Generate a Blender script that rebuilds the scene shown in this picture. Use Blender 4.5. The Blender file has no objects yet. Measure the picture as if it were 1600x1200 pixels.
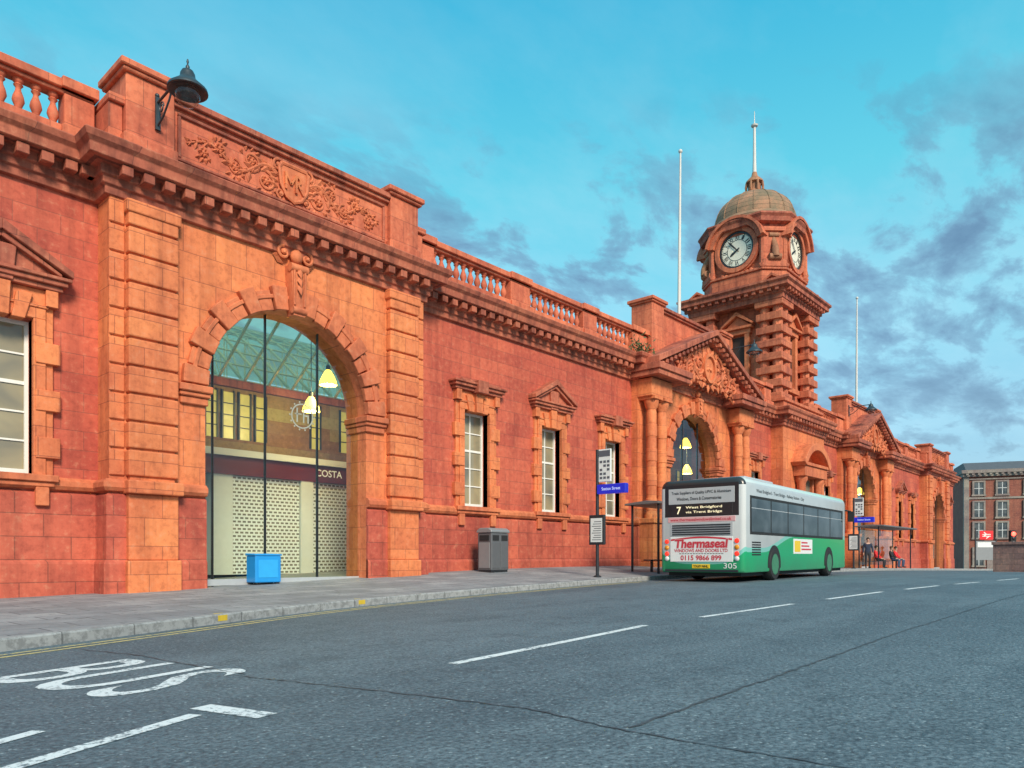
import bpy, bmesh, math, random
from mathutils import Vector, Matrix
random.seed(7)
scene=bpy.context.scene
C=scene.collection
PI=math.pi
R_=math.radians

# ------------------------------------------------------------------ ground shape
def lin(tab,x):
    if x<=tab[0][0]: return tab[0][1]
    for (a,b),(c,d) in zip(tab,tab[1:]):
        if x<=c: return b+(d-b)*(x-a)/(c-a)
    return tab[-1][1]
def sm(tab,x,w): return sum(lin(tab,x+w*k/4) for k in range(-4,5))/9
RT=[(5,0),(12,.10),(20,.25),(30,.28),(45,.24),(70,-.05),(90,-.32),(130,-1.1)]
KT=[(-20,-19),(-8,-13),(-2,-10),(2.1,-8.2),(7.5,-5.85),(12,-5.1),(17,-4.75),(24,-4.4),(36,-4.4),(58,-4.9),(68,-7.2),(90,-9),(120,-10)]
CT=[(3,0),(8,.02),(17,.055),(28,.055),(44,0)]
def R(X): return sm(RT,X,4)
def KY(X): return sm(KT,X,1.6)
def pz(X,Y):
    d=min(max(Y-KY(X),0),5.2)
    return R(X)+.13+sm(CT,X,3)*d

# ------------------------------------------------------------------ mesh builder
class MB:
    def __init__(s): s.bm=bmesh.new()
    def face(s,pts,mi=0):
        try:
            f=s.bm.faces.new([s.bm.verts.new(p) for p in pts]); f.material_index=mi; return f
        except ValueError: pass
    def box(s,x0,x1,y0,y1,z0,z1,mi=0):
        v=[s.bm.verts.new((x,y,z)) for x in (x0,x1) for y in (y0,y1) for z in (z0,z1)]
        for q in ((0,1,3,2),(4,6,7,5),(0,4,5,1),(2,3,7,6),(0,2,6,4),(1,5,7,3)):
            f=s.bm.faces.new([v[i] for i in q]); f.material_index=mi
        return s
    def prism(s,pts,ax,a,b,mi=0):
        def P(p,t):
            return (t,p[0],p[1]) if ax=='x' else ((p[0],t,p[1]) if ax=='y' else (p[0],p[1],t))
        A=[s.bm.verts.new(P(p,a)) for p in pts]; B=[s.bm.verts.new(P(p,b)) for p in pts]
        n=len(pts)
        fs=[s.bm.faces.new(A),s.bm.faces.new(B[::-1])]
        for i in range(n): fs.append(s.bm.faces.new([A[i],A[(i+1)%n],B[(i+1)%n],B[i]]))
        for f in fs: f.material_index=mi
        return s
    def tube(s,pts,r,n=6,caps=True,flat=1.0):
        pts=[Vector(p) for p in pts]; rings=[]
        prev=None
        for i,p in enumerate(pts):
            d=(pts[min(i+1,len(pts)-1)]-pts[max(i-1,0)]).normalized()
            if prev is None:
                up=Vector((0,0,1)) if abs(d.z)<.9 else Vector((1,0,0))
                a=d.cross(up).normalized()
            else:
                a=(prev-d*prev.dot(d)).normalized()
            prev=a; b=d.cross(a)
            rr=r[i] if isinstance(r,(list,tuple)) else r
            rings.append([s.bm.verts.new(p+a*math.cos(2*PI*k/n)*rr+b*math.sin(2*PI*k/n)*rr) for k in range(n)])
        for A,B in zip(rings,rings[1:]):
            for k in range(n): s.bm.faces.new([A[k],A[(k+1)%n],B[(k+1)%n],B[k]])
        if caps:
            s.bm.faces.new(rings[0][::-1]); s.bm.faces.new(rings[-1])
        return s
    def lathe(s,prof,c=(0,0,0),n=16,M=None,mi=0):
        rings=[]
        c=Vector(c)
        for r,z in prof:
            ring=[]
            for k in range(n):
                v=Vector((max(r,.0005)*math.cos(2*PI*k/n),max(r,.0005)*math.sin(2*PI*k/n),z))
                if M: v=M@v
                ring.append(s.bm.verts.new(c+v))
            rings.append(ring)
        for A,B in zip(rings,rings[1:]):
            for k in range(n):
                f=s.bm.faces.new([A[k],A[(k+1)%n],B[(k+1)%n],B[k]]); f.material_index=mi
        s.bm.faces.new(rings[0][::-1]).material_index=mi; s.bm.faces.new(rings[-1]).material_index=mi
        return s
    def sweep(s,prof,path,closed=False):
        n=len(path); rings=[]
        segs=n if closed else n-1
        def nor(i):
            a=Vector(path[i%n]); b=Vector(path[(i+1)%n]); d=(b-a).normalized(); return Vector((d.y,-d.x))
        for i in range(n):
            if closed: n1,n2=nor(i-1),nor(i)
            else: n1=nor(max(i-1,0)); n2=nor(min(i,n-2))
            m=(n1+n2)/(1+n1.dot(n2))
            rings.append([s.bm.verts.new((path[i][0]+m.x*o,path[i][1]+m.y*o,z)) for o,z in prof])
        k=len(prof)
        for i in range(segs):
            A=rings[i]; B=rings[(i+1)%n]
            for j in range(k): s.bm.faces.new([A[j],A[(j+1)%k],B[(j+1)%k],B[j]])
        if not closed:
            s.bm.faces.new(rings[0]); s.bm.faces.new(rings[-1][::-1])
        return s
    def ring(s,c,ux,uy,nn,r0,r1,d0,d1,a0=0,a1=360,n=32,e=1.0):
        c=Vector(c);ux=Vector(ux);uy=Vector(uy);nn=Vector(nn)
        full=abs(a1-a0)>=360; secs=[]
        for i in range(n if full else n+1):
            a=R_(a0+(a1-a0)*i/n); d=ux*math.cos(a)*e+uy*math.sin(a)
            secs.append([s.bm.verts.new(c+d*r+nn*dd) for r,dd in ((max(r0,.001),d0),(r1,d0),(r1,d1),(max(r0,.001),d1))])
        m=len(secs)
        for i in range(n):
            A=secs[i];B=secs[(i+1)%m]
            for j in range(4): s.bm.faces.new([A[j],A[(j+1)%4],B[(j+1)%4],B[j]])
        if not full: s.bm.faces.new(secs[0]); s.bm.faces.new(secs[-1][::-1])
        return s
    def ball(s,c,r,sc=(1,1,1),sub=2):
        M=Matrix.Translation(c)@Matrix.Diagonal((sc[0]*r,sc[1]*r,sc[2]*r,1))
        bmesh.ops.create_icosphere(s.bm,subdivisions=sub,radius=1,matrix=M); return s
    def build(s,name,mat,parent=None,bevel=0,smooth=0,seg=1):
        bmesh.ops.recalc_face_normals(s.bm,faces=s.bm.faces)
        me=bpy.data.meshes.new(name); s.bm.to_mesh(me); s.bm.free()
        for m in (mat if isinstance(mat,(list,tuple)) else [mat]): me.materials.append(m)
        o=bpy.data.objects.new(name,me); C.objects.link(o)
        if parent: o.parent=parent
        if smooth:
            me.polygons.foreach_set('use_smooth',[True]*len(me.polygons)); me.set_sharp_from_angle(angle=R_(smooth))
        if bevel:
            b=o.modifiers.new('bevel','BEVEL'); b.width=bevel; b.segments=seg; b.limit_method='ANGLE'
        return o
def tag(o,label,cat,group=None):
    o['label']=label; o['category']=cat
    if group: o['group']=group
    return o
def thing(name,label,cat,loc=(0,0,0),rz=0,group=None):
    o=bpy.data.objects.new(name,None); C.objects.link(o); o.empty_display_size=.2
    o.location=loc; o.rotation_euler=(0,0,rz); return tag(o,label,cat,group)
def struct(o): o['kind']='structure'; return o
def copy_tree(o,parent=None):
    c=o.copy(); C.objects.link(c)
    if parent: c.parent=parent
    for ch in list(o.children): copy_tree(ch,c)
    return c

# ------------------------------------------------------------------ text
TC={}
def tdata(body,bold=0.0):
    k=(body,bold)
    if k in TC: return TC[k]
    cu=bpy.data.curves.new('t','FONT'); cu.body=body; cu.offset=bold; cu.resolution_u=4
    ob=bpy.data.objects.new('t',cu); C.objects.link(ob)
    dg=bpy.context.evaluated_depsgraph_get(); dg.update()
    me=bpy.data.meshes.new_from_object(ob.evaluated_get(dg))
    vs=[(v.co.x,v.co.y) for v in me.vertices]; fs=[tuple(p.vertices) for p in me.polygons]
    bpy.data.objects.remove(ob); bpy.data.curves.remove(cu); bpy.data.meshes.remove(me)
    x0=min(v[0] for v in vs);x1=max(v[0] for v in vs);y0=min(v[1] for v in vs);y1=max(v[1] for v in vs)
    TC[k]=([((x-x0)/(x1-x0),(y-y0)/(y1-y0)) for x,y in vs],fs)
    return TC[k]
def text_into(mb,body,o,ux,uy,w,h,bold=0,shear=0,zf=None,thick=0):
    vs,fs=tdata(body,bold); o=Vector(o);ux=Vector(ux);uy=Vector(uy)
    P=[]
    for x,y in vs:
        p=o+ux*(x*w+shear*y*h)+uy*(y*h)
        if zf: p.z=zf(p.x,p.y)
        P.append(p)
    V=[mb.bm.verts.new(p) for p in P]
    for f in fs:
        try: mb.bm.faces.new([V[i] for i in f])
        except ValueError: pass
def text(name,body,o,ux,uy,w,h,mat,parent=None,**k):
    mb=MB(); text_into(mb,body,o,ux,uy,w,h,**k)
    return mb.build(name,mat,parent)

# ------------------------------------------------------------------ materials
def newmat(name):
    m=bpy.data.materials.new(name); m.use_nodes=True; nt=m.node_tree
    return m,nt,nt.nodes['Principled BSDF']
def N(nt,t,**kw):
    n=nt.nodes.new(t)
    for k,v in kw.items(): setattr(n,k,v)
    return n
def mixc(nt,fac,a,b,blend='MIX'):
    n=N(nt,'ShaderNodeMix',data_type='RGBA',blend_type=blend)
    for sock,val in ((n.inputs[0],fac),(n.inputs[6],a),(n.inputs[7],b)):
        if hasattr(val,'is_linked') or isinstance(val,bpy.types.NodeSocket): nt.links.new(val,sock)
        elif isinstance(val,(int,float)): sock.default_value=val
        else: sock.default_value=(*val,1) if len(val)==3 else val
    return n.outputs[2]
def math_(nt,op,a,b=None,clamp=False):
    n=N(nt,'ShaderNodeMath',operation=op,use_clamp=clamp)
    for i,v in enumerate((a,b)):
        if v is None: continue
        if isinstance(v,bpy.types.NodeSocket): nt.links.new(v,n.inputs[i])
        else: n.inputs[i].default_value=v
    return n.outputs[0]
def noise(nt,vec,scale,detail=4,rough=.55,dist=0):
    n=N(nt,'ShaderNodeTexNoise'); n.inputs['Scale'].default_value=scale; n.inputs['Detail'].default_value=detail
    n.inputs['Roughness'].default_value=rough; n.inputs['Distortion'].default_value=dist
    nt.links.new(vec,n.inputs['Vector']); return n.outputs['Fac']
def ramp(nt,fac,stops,interp='LINEAR'):
    n=N(nt,'ShaderNodeValToRGB'); cr=n.color_ramp; cr.interpolation=interp
    while len(cr.elements)<len(stops): cr.elements.new(.5)
    for e,(p,c) in zip(cr.elements,stops):
        e.position=p; e.color=(c,c,c,1) if isinstance(c,(int,float)) else (*c,1)
    nt.links.new(fac,n.inputs[0]); return n.outputs[0]
def bump(nt,b,h,strength=.3,dist=.02):
    n=N(nt,'ShaderNodeBump'); n.inputs['Strength'].default_value=strength; n.inputs['Distance'].default_value=dist
    nt.links.new(h,n.inputs['Height']); nt.links.new(n.outputs[0],b.inputs['Normal'])
def scale3(c,k): return tuple(min(1,x*k) for x in c)
def plain(name,col,rough=.6,metal=0,var=.15,ns=6,emit=0,ecol=None,bmp=0):
    m,nt,b=newmat(name)
    tc=N(nt,'ShaderNodeTexCoord').outputs['Object']
    f=noise(nt,tc,ns,5)
    nt.links.new(mixc(nt,f,scale3(col,1-var),scale3(col,1+var)),b.inputs['Base Color'])
    b.inputs['Roughness'].default_value=rough; b.inputs['Metallic'].default_value=metal
    if emit:
        b.inputs['Emission Color'].default_value=(*(ecol or col),1); b.inputs['Emission Strength'].default_value=emit
    if bmp: bump(nt,b,noise(nt,tc,ns*8,3),bmp,.01)
    return m
def stone(name,c1,c2,mort,bw=.9,rh=.38,ms=.008,streak=.35,bstr=.4,patt=True,off=0):
    m,nt,b=newmat(name)
    pos=N(nt,'ShaderNodeNewGeometry').outputs['Position']
    sp=N(nt,'ShaderNodeSeparateXYZ'); nt.links.new(pos,sp.inputs[0])
    cb=N(nt,'ShaderNodeCombineXYZ')
    nt.links.new(math_(nt,'ADD',math_(nt,'ADD',sp.outputs[0],sp.outputs[1]),off),cb.inputs[0]); nt.links.new(sp.outputs[2],cb.inputs[1])
    br=N(nt,'ShaderNodeTexBrick'); nt.links.new(cb.outputs[0],br.inputs['Vector'])
    for k,v in (('Scale',1),('Mortar Size',ms),('Mortar Smooth',.35),('Bias',0),('Brick Width',bw),('Row Height',rh)): br.inputs[k].default_value=v
    br.inputs['Color1'].default_value=(*c1,1); br.inputs['Color2'].default_value=(*c2,1); br.inputs['Mortar'].default_value=(*mort,1)
    base=br.outputs['Color'] if patt else mixc(nt,noise(nt,pos,1.3,4),c1,c2)
    big=noise(nt,pos,.45,4,.6); fine=noise(nt,pos,7,6,.65); grit=noise(nt,pos,60,3)
    st=N(nt,'ShaderNodeMapping'); st.inputs['Scale'].default_value=(2.2,2.2,.18); nt.links.new(pos,st.inputs[0])
    sk=noise(nt,st.outputs[0],1.4,5,.6)
    c=mixc(nt,ramp(nt,big,[(.35,0),(.68,1)]),mixc(nt,1,base,(.86,.80,.82),'MULTIPLY'),mixc(nt,1,base,(1.14,1.24,1.12),'MULTIPLY'))
    c=mixc(nt,ramp(nt,fine,[(.30,.65),(.50,0)]),c,mixc(nt,1,c,(.58,.50,.50),'MULTIPLY'))
    c=mixc(nt,ramp(nt,fine,[(.55,0),(.75,.4)]),c,(.72,.35,.20))
    c=mixc(nt,math_(nt,'MULTIPLY',ramp(nt,sk,[(.46,0),(.70,1)]),streak),c,mixc(nt,1,c,(.34,.29,.30),'MULTIPLY'))
    nt.links.new(c,b.inputs['Base Color'])
    b.inputs['Roughness'].default_value=.78
    hh=math_(nt,'ADD',math_(nt,'MULTIPLY',br.outputs['Fac'],-1.0 if patt else 0),math_(nt,'ADD',math_(nt,'MULTIPLY',fine,.6),math_(nt,'MULTIPLY',grit,.25)))
    bump(nt,b,hh,bstr,.025)
    return m
M={}
M['red']=stone('red_ashlar',(.58,.118,.066),(.45,.078,.048),(.36,.085,.055),.85,.40,.010,.42,.42)
M['plinth']=stone('plinth_ashlar',(.55,.112,.066),(.43,.078,.05),(.28,.065,.042),1.0,.46,.011,.45,off=.3)
M['orange']=stone('orange_terracotta',(.73,.215,.080),(.63,.165,.066),(.38,.10,.046),.75,.6,.009,.42,.36)
M['trim']=stone('carved_terracotta',(.69,.195,.082),(.55,.14,.062),(.2,.05,.03),.9,.5,.004,.5,.3,False)
M['cor']=stone('weathered_cornice',(.52,.142,.078),(.36,.093,.055),(.17,.05,.035),1.1,.9,.006,.9,.3)
M['attic']=stone('attic_terracotta',(.70,.185,.090),(.58,.140,.070),(.34,.09,.05),.95,.62,.008,.55,.3)
M['tower']=stone('tower_terracotta',(.66,.185,.090),(.52,.132,.066),(.27,.075,.045),.8,.45,.008,.65,.3)
M['band']=stone('banded_brick',(.27,.115,.05),(.40,.31,.13),(.2,.08,.035),40,.42,.004,.1,.1)
M['white']=plain('white_frame_paint',(.80,.78,.72),.45,var=.05)
M['sign']=plain('sign_letter_white',(.82,.82,.79),.4,var=.03,emit=.15,ecol=(1,.97,.9))  # slight glow added so the letters read whiter
M['dark']=plain('dark_painted_metal',(.03,.035,.042),.42,.3,.25,14)
M['grey']=plain('grey_painted_metal',(.20,.21,.22),.5,.1,.12,10)
M['lgrey']=plain('light_grey_metal',(.5,.52,.53),.4,.3,.1,10)
M['pole']=plain('weathered_white_pole',(.62,.60,.56),.55,0,.12,4)
M['black']=plain('black_rubber',(.015,.015,.016),.75,0,.3,12)
M['steel']=plain('painted_roof_steel',(.60,.60,.46),.45,.1,.15,3)
M['yellowpaint']=plain('worn_yellow_paint',(.62,.42,.03),.75,0,.3,9)

def glassmat(name,base,warm,rough=.06,sc=1.1,st=((.42,0),(.66,1))):
    m,nt,b=newmat(name)
    tc=N(nt,'ShaderNodeNewGeometry').outputs['Position']
    f=ramp(nt,noise(nt,tc,sc,3,.5,.6),list(st))
    nt.links.new(mixc(nt,f,base,warm),b.inputs['Base Color'])
    b.inputs['Roughness'].default_value=rough; b.inputs['IOR'].default_value=1.55
    bump(nt,b,noise(nt,tc,1.6,2),.04,.02)
    return m
M['winglass']=glassmat('window_glass',(.15,.145,.12),(.42,.35,.20),sc=.7,st=((.3,0),(.75,1)))  # pale warm patches in the pane colour stand in for reflections
M['farglass']=glassmat('far_window_glass',(.04,.05,.06),(.12,.13,.13))
M['busglass']=glassmat('bus_glass',(.012,.016,.02),(.05,.06,.07))
def clear(name,tint,refl=.9,dirt=0,dcol=(.3,.32,.2)):
    m,nt,b=newmat(name); nt.nodes.remove(b); out=[n for n in nt.nodes if n.type=='OUTPUT_MATERIAL'][0]
    t=N(nt,'ShaderNodeBsdfTransparent'); t.inputs[0].default_value=(*tint,1)
    g=N(nt,'ShaderNodeBsdfGlossy'); g.inputs['Roughness'].default_value=.03; g.inputs[0].default_value=(.9,.95,1,1)
    gn=N(nt,'ShaderNodeNewGeometry'); geo=gn.outputs['Position']
    # one sheet stands for both faces of the pane, so the index is inverted when seen from the back
    ior=N(nt,'ShaderNodeMapRange'); nt.links.new(gn.outputs['Backfacing'],ior.inputs[0]); ior.inputs[3].default_value=1.5; ior.inputs[4].default_value=1/1.5
    fr=N(nt,'ShaderNodeFresnel'); nt.links.new(ior.outputs[0],fr.inputs[0])
    bp=N(nt,'ShaderNodeBump'); bp.inputs['Strength'].default_value=.03; nt.links.new(noise(nt,geo,1.2,2),bp.inputs['Height'])
    nt.links.new(bp.outputs[0],g.inputs['Normal'])
    src=t.outputs[0]
    if dirt:
        d=N(nt,'ShaderNodeBsdfDiffuse'); d.inputs[0].default_value=(*dcol,1)
        tl=N(nt,'ShaderNodeBsdfTranslucent'); tl.inputs[0].default_value=(*dcol,1)
        ad=N(nt,'ShaderNodeMixShader'); ad.inputs[0].default_value=.6; nt.links.new(d.outputs[0],ad.inputs[1]); nt.links.new(tl.outputs[0],ad.inputs[2])
        mm=N(nt,'ShaderNodeMixShader'); nt.links.new(math_(nt,'MULTIPLY',ramp(nt,noise(nt,geo,1.5,4),[(.3,.6),(.7,1)]),dirt),mm.inputs[0]); nt.links.new(src,mm.inputs[1]); nt.links.new(ad.outputs[0],mm.inputs[2]); src=mm.outputs[0]
    mx=N(nt,'ShaderNodeMixShader'); nt.links.new(math_(nt,'MULTIPLY',fr.outputs[0],refl,True),mx.inputs[0])
    nt.links.new(src,mx.inputs[1]); nt.links.new(g.outputs[0],mx.inputs[2]); nt.links.new(mx.outputs[0],out.inputs[0])
    return m
M['glass']=clear('clear_screen_glass',(.86,.93,.80),1.5)
M['shglass']=clear('shelter_glass',(.93,.97,.95),.8)
M['roofglass']=clear('roof_glazing',(.74,.84,.74),.5,.3,(.50,.52,.36))

def asphalt():
    m,nt,b=newmat('asphalt')
    p=N(nt,'ShaderNodeNewGeometry').outputs['Position']
    big=noise(nt,p,.22,5,.6,.4); mid=noise(nt,p,2.2,5,.6); fine=noise(nt,p,30,4,.78)
    vo=N(nt,'ShaderNodeTexVoronoi'); vo.inputs['Scale'].default_value=27; nt.links.new(p,vo.inputs['Vector'])
    st=N(nt,'ShaderNodeMapping'); st.inputs['Scale'].default_value=(.12,1.3,1); nt.links.new(p,st.inputs[0])
    track=noise(nt,st.outputs[0],1,3)
    c=mixc(nt,ramp(nt,big,[(.32,0),(.66,1)]),(.066,.100,.124),(.124,.172,.200))
    c=mixc(nt,ramp(nt,track,[(.42,0),(.65,.6)]),c,(.148,.198,.225))
    c=mixc(nt,ramp(nt,mid,[(.32,.55),(.5,0)]),c,(.052,.076,.094))
    c=mixc(nt,ramp(nt,fine,[(.36,.8),(.52,0)]),c,(.028,.040,.050))
    c=mixc(nt,ramp(nt,fine,[(.52,0),(.68,.6)]),c,(.22,.27,.295))
    spk=math_(nt,'MULTIPLY',ramp(nt,vo.outputs['Distance'],[(.16,.85),(.32,0)]),ramp(nt,noise(nt,p,19,2),[(.54,0),(.61,1)]))
    c=mixc(nt,spk,c,(.36,.42,.44))
    nt.links.new(c,b.inputs['Base Color']); b.inputs['Roughness'].default_value=.70
    bump(nt,b,math_(nt,'ADD',fine,math_(nt,'MULTIPLY',vo.outputs['Distance'],.8)),.75,.017)
    return m
M['asphalt']=asphalt()
def paving():
    m,nt,b=newmat('paving_slabs')
    p=N(nt,'ShaderNodeNewGeometry').outputs['Position']
    br=N(nt,'ShaderNodeTexBrick'); nt.links.new(p,br.inputs['Vector'])
    for k,v in (('Scale',1),('Mortar Size',.012),('Mortar Smooth',.2),('Bias',0),('Brick Width',.9),('Row Height',.6)): br.inputs[k].default_value=v
    br.inputs['Color1'].default_value=(.35,.355,.36,1); br.inputs['Color2'].default_value=(.24,.25,.262,1); br.inputs['Mortar'].default_value=(.07,.072,.078,1)
    f=noise(nt,p,1.1,6,.65); g=noise(nt,p,14,4,.7)
    c=mixc(nt,ramp(nt,f,[(.35,.7),(.6,0)]),br.outputs['Color'],(.155,.162,.172))
    c=mixc(nt,ramp(nt,g,[(.3,.5),(.5,0)]),c,(.12,.12,.13))
    c=mixc(nt,ramp(nt,noise(nt,p,5,2),[(.68,0),(.70,.8)]),c,(.10,.10,.105))
    nt.links.new(c,b.inputs['Base Color']); b.inputs['Roughness'].default_value=.75
    bump(nt,b,math_(nt,'ADD',math_(nt,'MULTIPLY',br.outputs['Fac'],-1),g),.35,.01)
    return m
M['paving']=paving()
def kerbm():
    m,nt,b=newmat('kerb_stone')
    p=N(nt,'ShaderNodeNewGeometry').outputs['Position']
    sp=N(nt,'ShaderNodeSeparateXYZ'); nt.links.new(p,sp.inputs[0])
    j=math_(nt,'FRACT',math_(nt,'MULTIPLY',sp.outputs[0],1.1))
    jm=ramp(nt,j,[(.0,1),(.03,0)])
    f=noise(nt,p,3,6,.65)
    c=mixc(nt,f,(.22,.225,.23),(.42,.42,.41))
    c=mixc(nt,ramp(nt,noise(nt,p,11,5,.7),[(.4,.6),(.55,0)]),c,(.13,.13,.13))
    c=mixc(nt,jm,c,(.06,.06,.06))
    nt.links.new(c,b.inputs['Base Color']); b.inputs['Roughness'].default_value=.8
    bump(nt,b,noise(nt,p,30,3),.3,.01)
    return m
M['kerb']=kerbm()
def worn(name,col,lo=.46):
    m,nt,b=newmat(name)
    p=N(nt,'ShaderNodeNewGeometry').outputs['Position']
    f=noise(nt,p,24,6,.75); g=noise(nt,p,3,4)
    w=math_(nt,'ADD',math_(nt,'MULTIPLY',f,.8),math_(nt,'MULTIPLY',g,.35))
    c=mixc(nt,ramp(nt,w,[(lo+.02,1),(lo+.10,0)]),col,(.17,.205,.228))
    nt.links.new(c,b.inputs['Base Color']); b.inputs['Roughness'].default_value=.7
    bump(nt,b,f,.4,.01)
    return m
# low threshold = little wear left showing through
M['roadwhite']=worn('worn_white_road_paint',(.74,.75,.74),.45)
M['oldwhite']=worn('faded_white_road_paint',(.72,.74,.74),.46)
M['roadyellow']=worn('worn_yellow_road_paint',(.62,.50,.20),.46)
M['tar']=plain('tar_seam',(.052,.066,.078),.6,0,.5,20)
M['earth']=plain('ground_soil',(.09,.09,.085),.9,0,.3,.3)

# ------------------------------------------------------------------ ground, road, pavement
mb=MB(); mb.face([(-4000,-4000,-1.9),(4000,-4000,-1.9),(4000,4000,-1.9),(-4000,4000,-1.9)])
struct(mb.build('ground',M['earth']))
def grid(name,xs,yf,zf,mat,parent=None):
    bm=bmesh.new(); rows=[]
    for x in xs: rows.append([bm.verts.new((x,y,zf(x,y))) for y in yf(x)])
    for A,B in zip(rows,rows[1:]):
        for k in range(len(A)-1): bm.faces.new([A[k],B[k],B[k+1],A[k+1]])
    me=bpy.data.meshes.new(name); bm.to_mesh(me); bm.free(); me.materials.append(mat)
    me.polygons.foreach_set('use_smooth',[True]*len(me.polygons))
    o=bpy.data.objects.new(name,me); C.objects.link(o)
    if parent: o.parent=parent
    return o
xs=[-60,-40,-20]+list(range(-10,135))+[150,180,220,300,500]
struct(grid('road',xs,lambda x:[-200,-120,-60,-30,-20,-15,-10,-5,0,20,60,120],lambda x,y:R(x),M['asphalt']))
pxs=[-20+.5*i for i in range(0,221)]
def pys(x):
    k=KY(x)+.15; return [k+(9-k)*t for t in (0,.05,.1,.2,.3,.4,.55,.7,.85,1)]
struct(grid('pavement',pxs,pys,pz,M['paving']))
mb=MB(); bm=mb.bm; prev=None
for x in pxs:
    k=KY(x); rz=R(x); t=pz(x,k)+.004
    cur=[bm.verts.new(p) for p in ((x,k,rz-.1),(x,k,t-.02),(x,k+.02,t),(x,k+.16,t),(x,k+.16,t-.1))]
    if prev:
        for i in range(4): bm.faces.new([prev[i],cur[i],cur[i+1],prev[i+1]])
    prev=cur
struct(mb.build('kerb',M['kerb']))
def strip(mb,path,w,zf,off=.004,step=.4,jit=0):
    pts=[]
    for (a,b) in zip(path,path[1:]):
        a=Vector(a);b=Vector(b);n=max(1,int((b-a).length/step))
        for i in range(n): pts.append(a+(b-a)*i/n)
    pts.append(Vector(path[-1])); prev=None
    for i,p in enumerate(pts):
        d=(pts[min(i+1,len(pts)-1)]-pts[max(i-1,0)]).normalized(); n=Vector((-d.y,d.x))
        if jit: p=p+n*random.uniform(-jit,jit)
        ww=w*(1+(random.uniform(-.5,.5) if jit else 0))
        cur=[]
        for sgn in (-.5,.5):
            q=p+n*ww*sgn; cur.append(mb.bm.verts.new((q.x,q.y,zf(q.x,q.y)+off)))
        if prev: mb.bm.faces.new([prev[0],cur[0],cur[1],prev[1]])
        prev=cur
rz_=lambda x,y:R(x)
for a,b in (((4.5,-12.27),(8.5,-11.78)),((10.0,-11.82),(13.2,-11.95)),((14.7,-12.05),(17.6,-12.25)),((18.9,-12.4),(21.2,-12.6)),((22.4,-12.75),(24.6,-12.95)),((26.5,-13.1),(29,-13.3))):
    mb=MB(); strip(mb,[a,b],.11,rz_); struct(mb.build('centre_line',M['roadwhite']))
for path,w in (([(.2,-13.47),(1.12,-13.03),(2.04,-12.61)],.10),([(2.17,-12.40),(2.31,-12.97)],.16),([(.6,-12.75),(1.07,-12.5),(1.28,-12.38)],.09)):
    mb=MB(); strip(mb,path,w,rz_,step=.2); struct(mb.build('bus_bay_line',M['oldwhite']))
for off in (.27,.46):
    mb=MB(); strip(mb,[(x*.5,KY(x*.5)-off) for x in range(-20,40)],.065,rz_); struct(mb.build('yellow_line',M['roadyellow']))
mb=MB(); text_into(mb,'BUS',(2.75-1.35*.95,-9.72-1.35*.30,0),(.26,-.965,0),(.95,.30,0),1.62,1.35,bold=.004,zf=lambda x,y:R(x)+.004)
struct(mb.build('bus_lane_lettering',M['oldwhite']))
mb=MB(); strip(mb,[(2.93,-11.4),(3.3,-13),(3.5,-14),(3.4,-14.8),(3.45,-15.7),(3.6,-19)],.017,rz_,.005,.06,.014)
strip(mb,[(3.47,-14.76),(9,-14.6),(16,-14.67),(24,-15),(40,-15.5)],.021,rz_,.005,.10,.016)
strip(mb,[(3.0,-11.4),(2.9,-9.5),(2.7,-8.6)],.016,rz_,.005,.08,.015)
struct(mb.build('road_seam',M['tar']))
for X in (5.0,8.3):
    k=KY(X); k2=KY(X+.18); mb=MB(); bm=mb.bm
    t=pz(X,k)+.008
    mb.face([(X,k-.004,t-.10),(X+.18,k2-.004,t-.10),(X+.18,k2-.004,t-.02),(X,k-.004,t-.02)])
    mb.face([(X,k-.004,t-.02),(X+.18,k2-.004,t-.02),(X+.18,k2+.15,t),(X,k+.15,t)])
    struct(mb.build('kerb_mark',M['yellowpaint']))

# ------------------------------------------------------------------ station building
S=thing('station_building','long red and orange terracotta railway station frontage with arched portals along the pavement','railway station',(0,0,0))
A1,B1,B2,A2=10.1,31.6,57.4,78.9
HA=4.3
PORT=[(A1,HA,.6),(B1,5.0,.3),(B2,5.0,.3),(A2,HA,.6)]
OP=2.25
TW0,TW1=41.2,47.8
# plan path
full=[(-12,0)]
for (xc,h,p) in PORT[:2]: full+=[(xc-h,0),(xc-h,-p),(xc+h,-p),(xc+h,0)]
full+=[(TW0,0),(TW0,-.7),(TW1,-.7),(TW1,0)]
for (xc,h,p) in PORT[2:]: full+=[(xc-h,0),(xc-h,-p),(xc+h,-p),(xc+h,0)]
full+=[(88.5,0),(88.5,14)]
WIN=[(4.0,'tri'),(17.2,'flat'),(21.1,'tri'),(25.1,'flat'),(38.9,'flat'),(50.1,'flat'),(63.9,'flat'),(67.9,'tri'),(71.8,'flat'),(85.7,'tri'),(0,'flat'),(-4,'tri')]
HW,ZS,ZT=.58,2.62,5.72
def wall_run(mb,x0,x1,z0,z1,ops,y0=0,y1=.5):
    x=x0
    for a,b,za,zb in sorted(ops):
        mb.box(x,a,y0,y1,z0,z1); mb.box(a,b,y0,y1,z0,za); mb.box(a,b,y0,y1,zb,z1); x=b
    mb.box(x,x1,y0,y1,z0,z1)
for x0,x1 in ((-12,A1-HA),(A1+HA,B1-5),(B1+5,TW0),(TW1,B2-5),(B2+5,A2-HA),(A2+HA,88.5)):
    mb=MB(); wall_run(mb,x0,x1,-1.5,8.8,[(c-HW,c+HW,ZS,ZT) for c,_ in WIN if x0<c<x1])
    if x1==88.5: mb.box(88.1,88.5,.5,14,-1.5,8.8)
    mb.build('wall',M['red'],S)
mb=MB()
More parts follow.
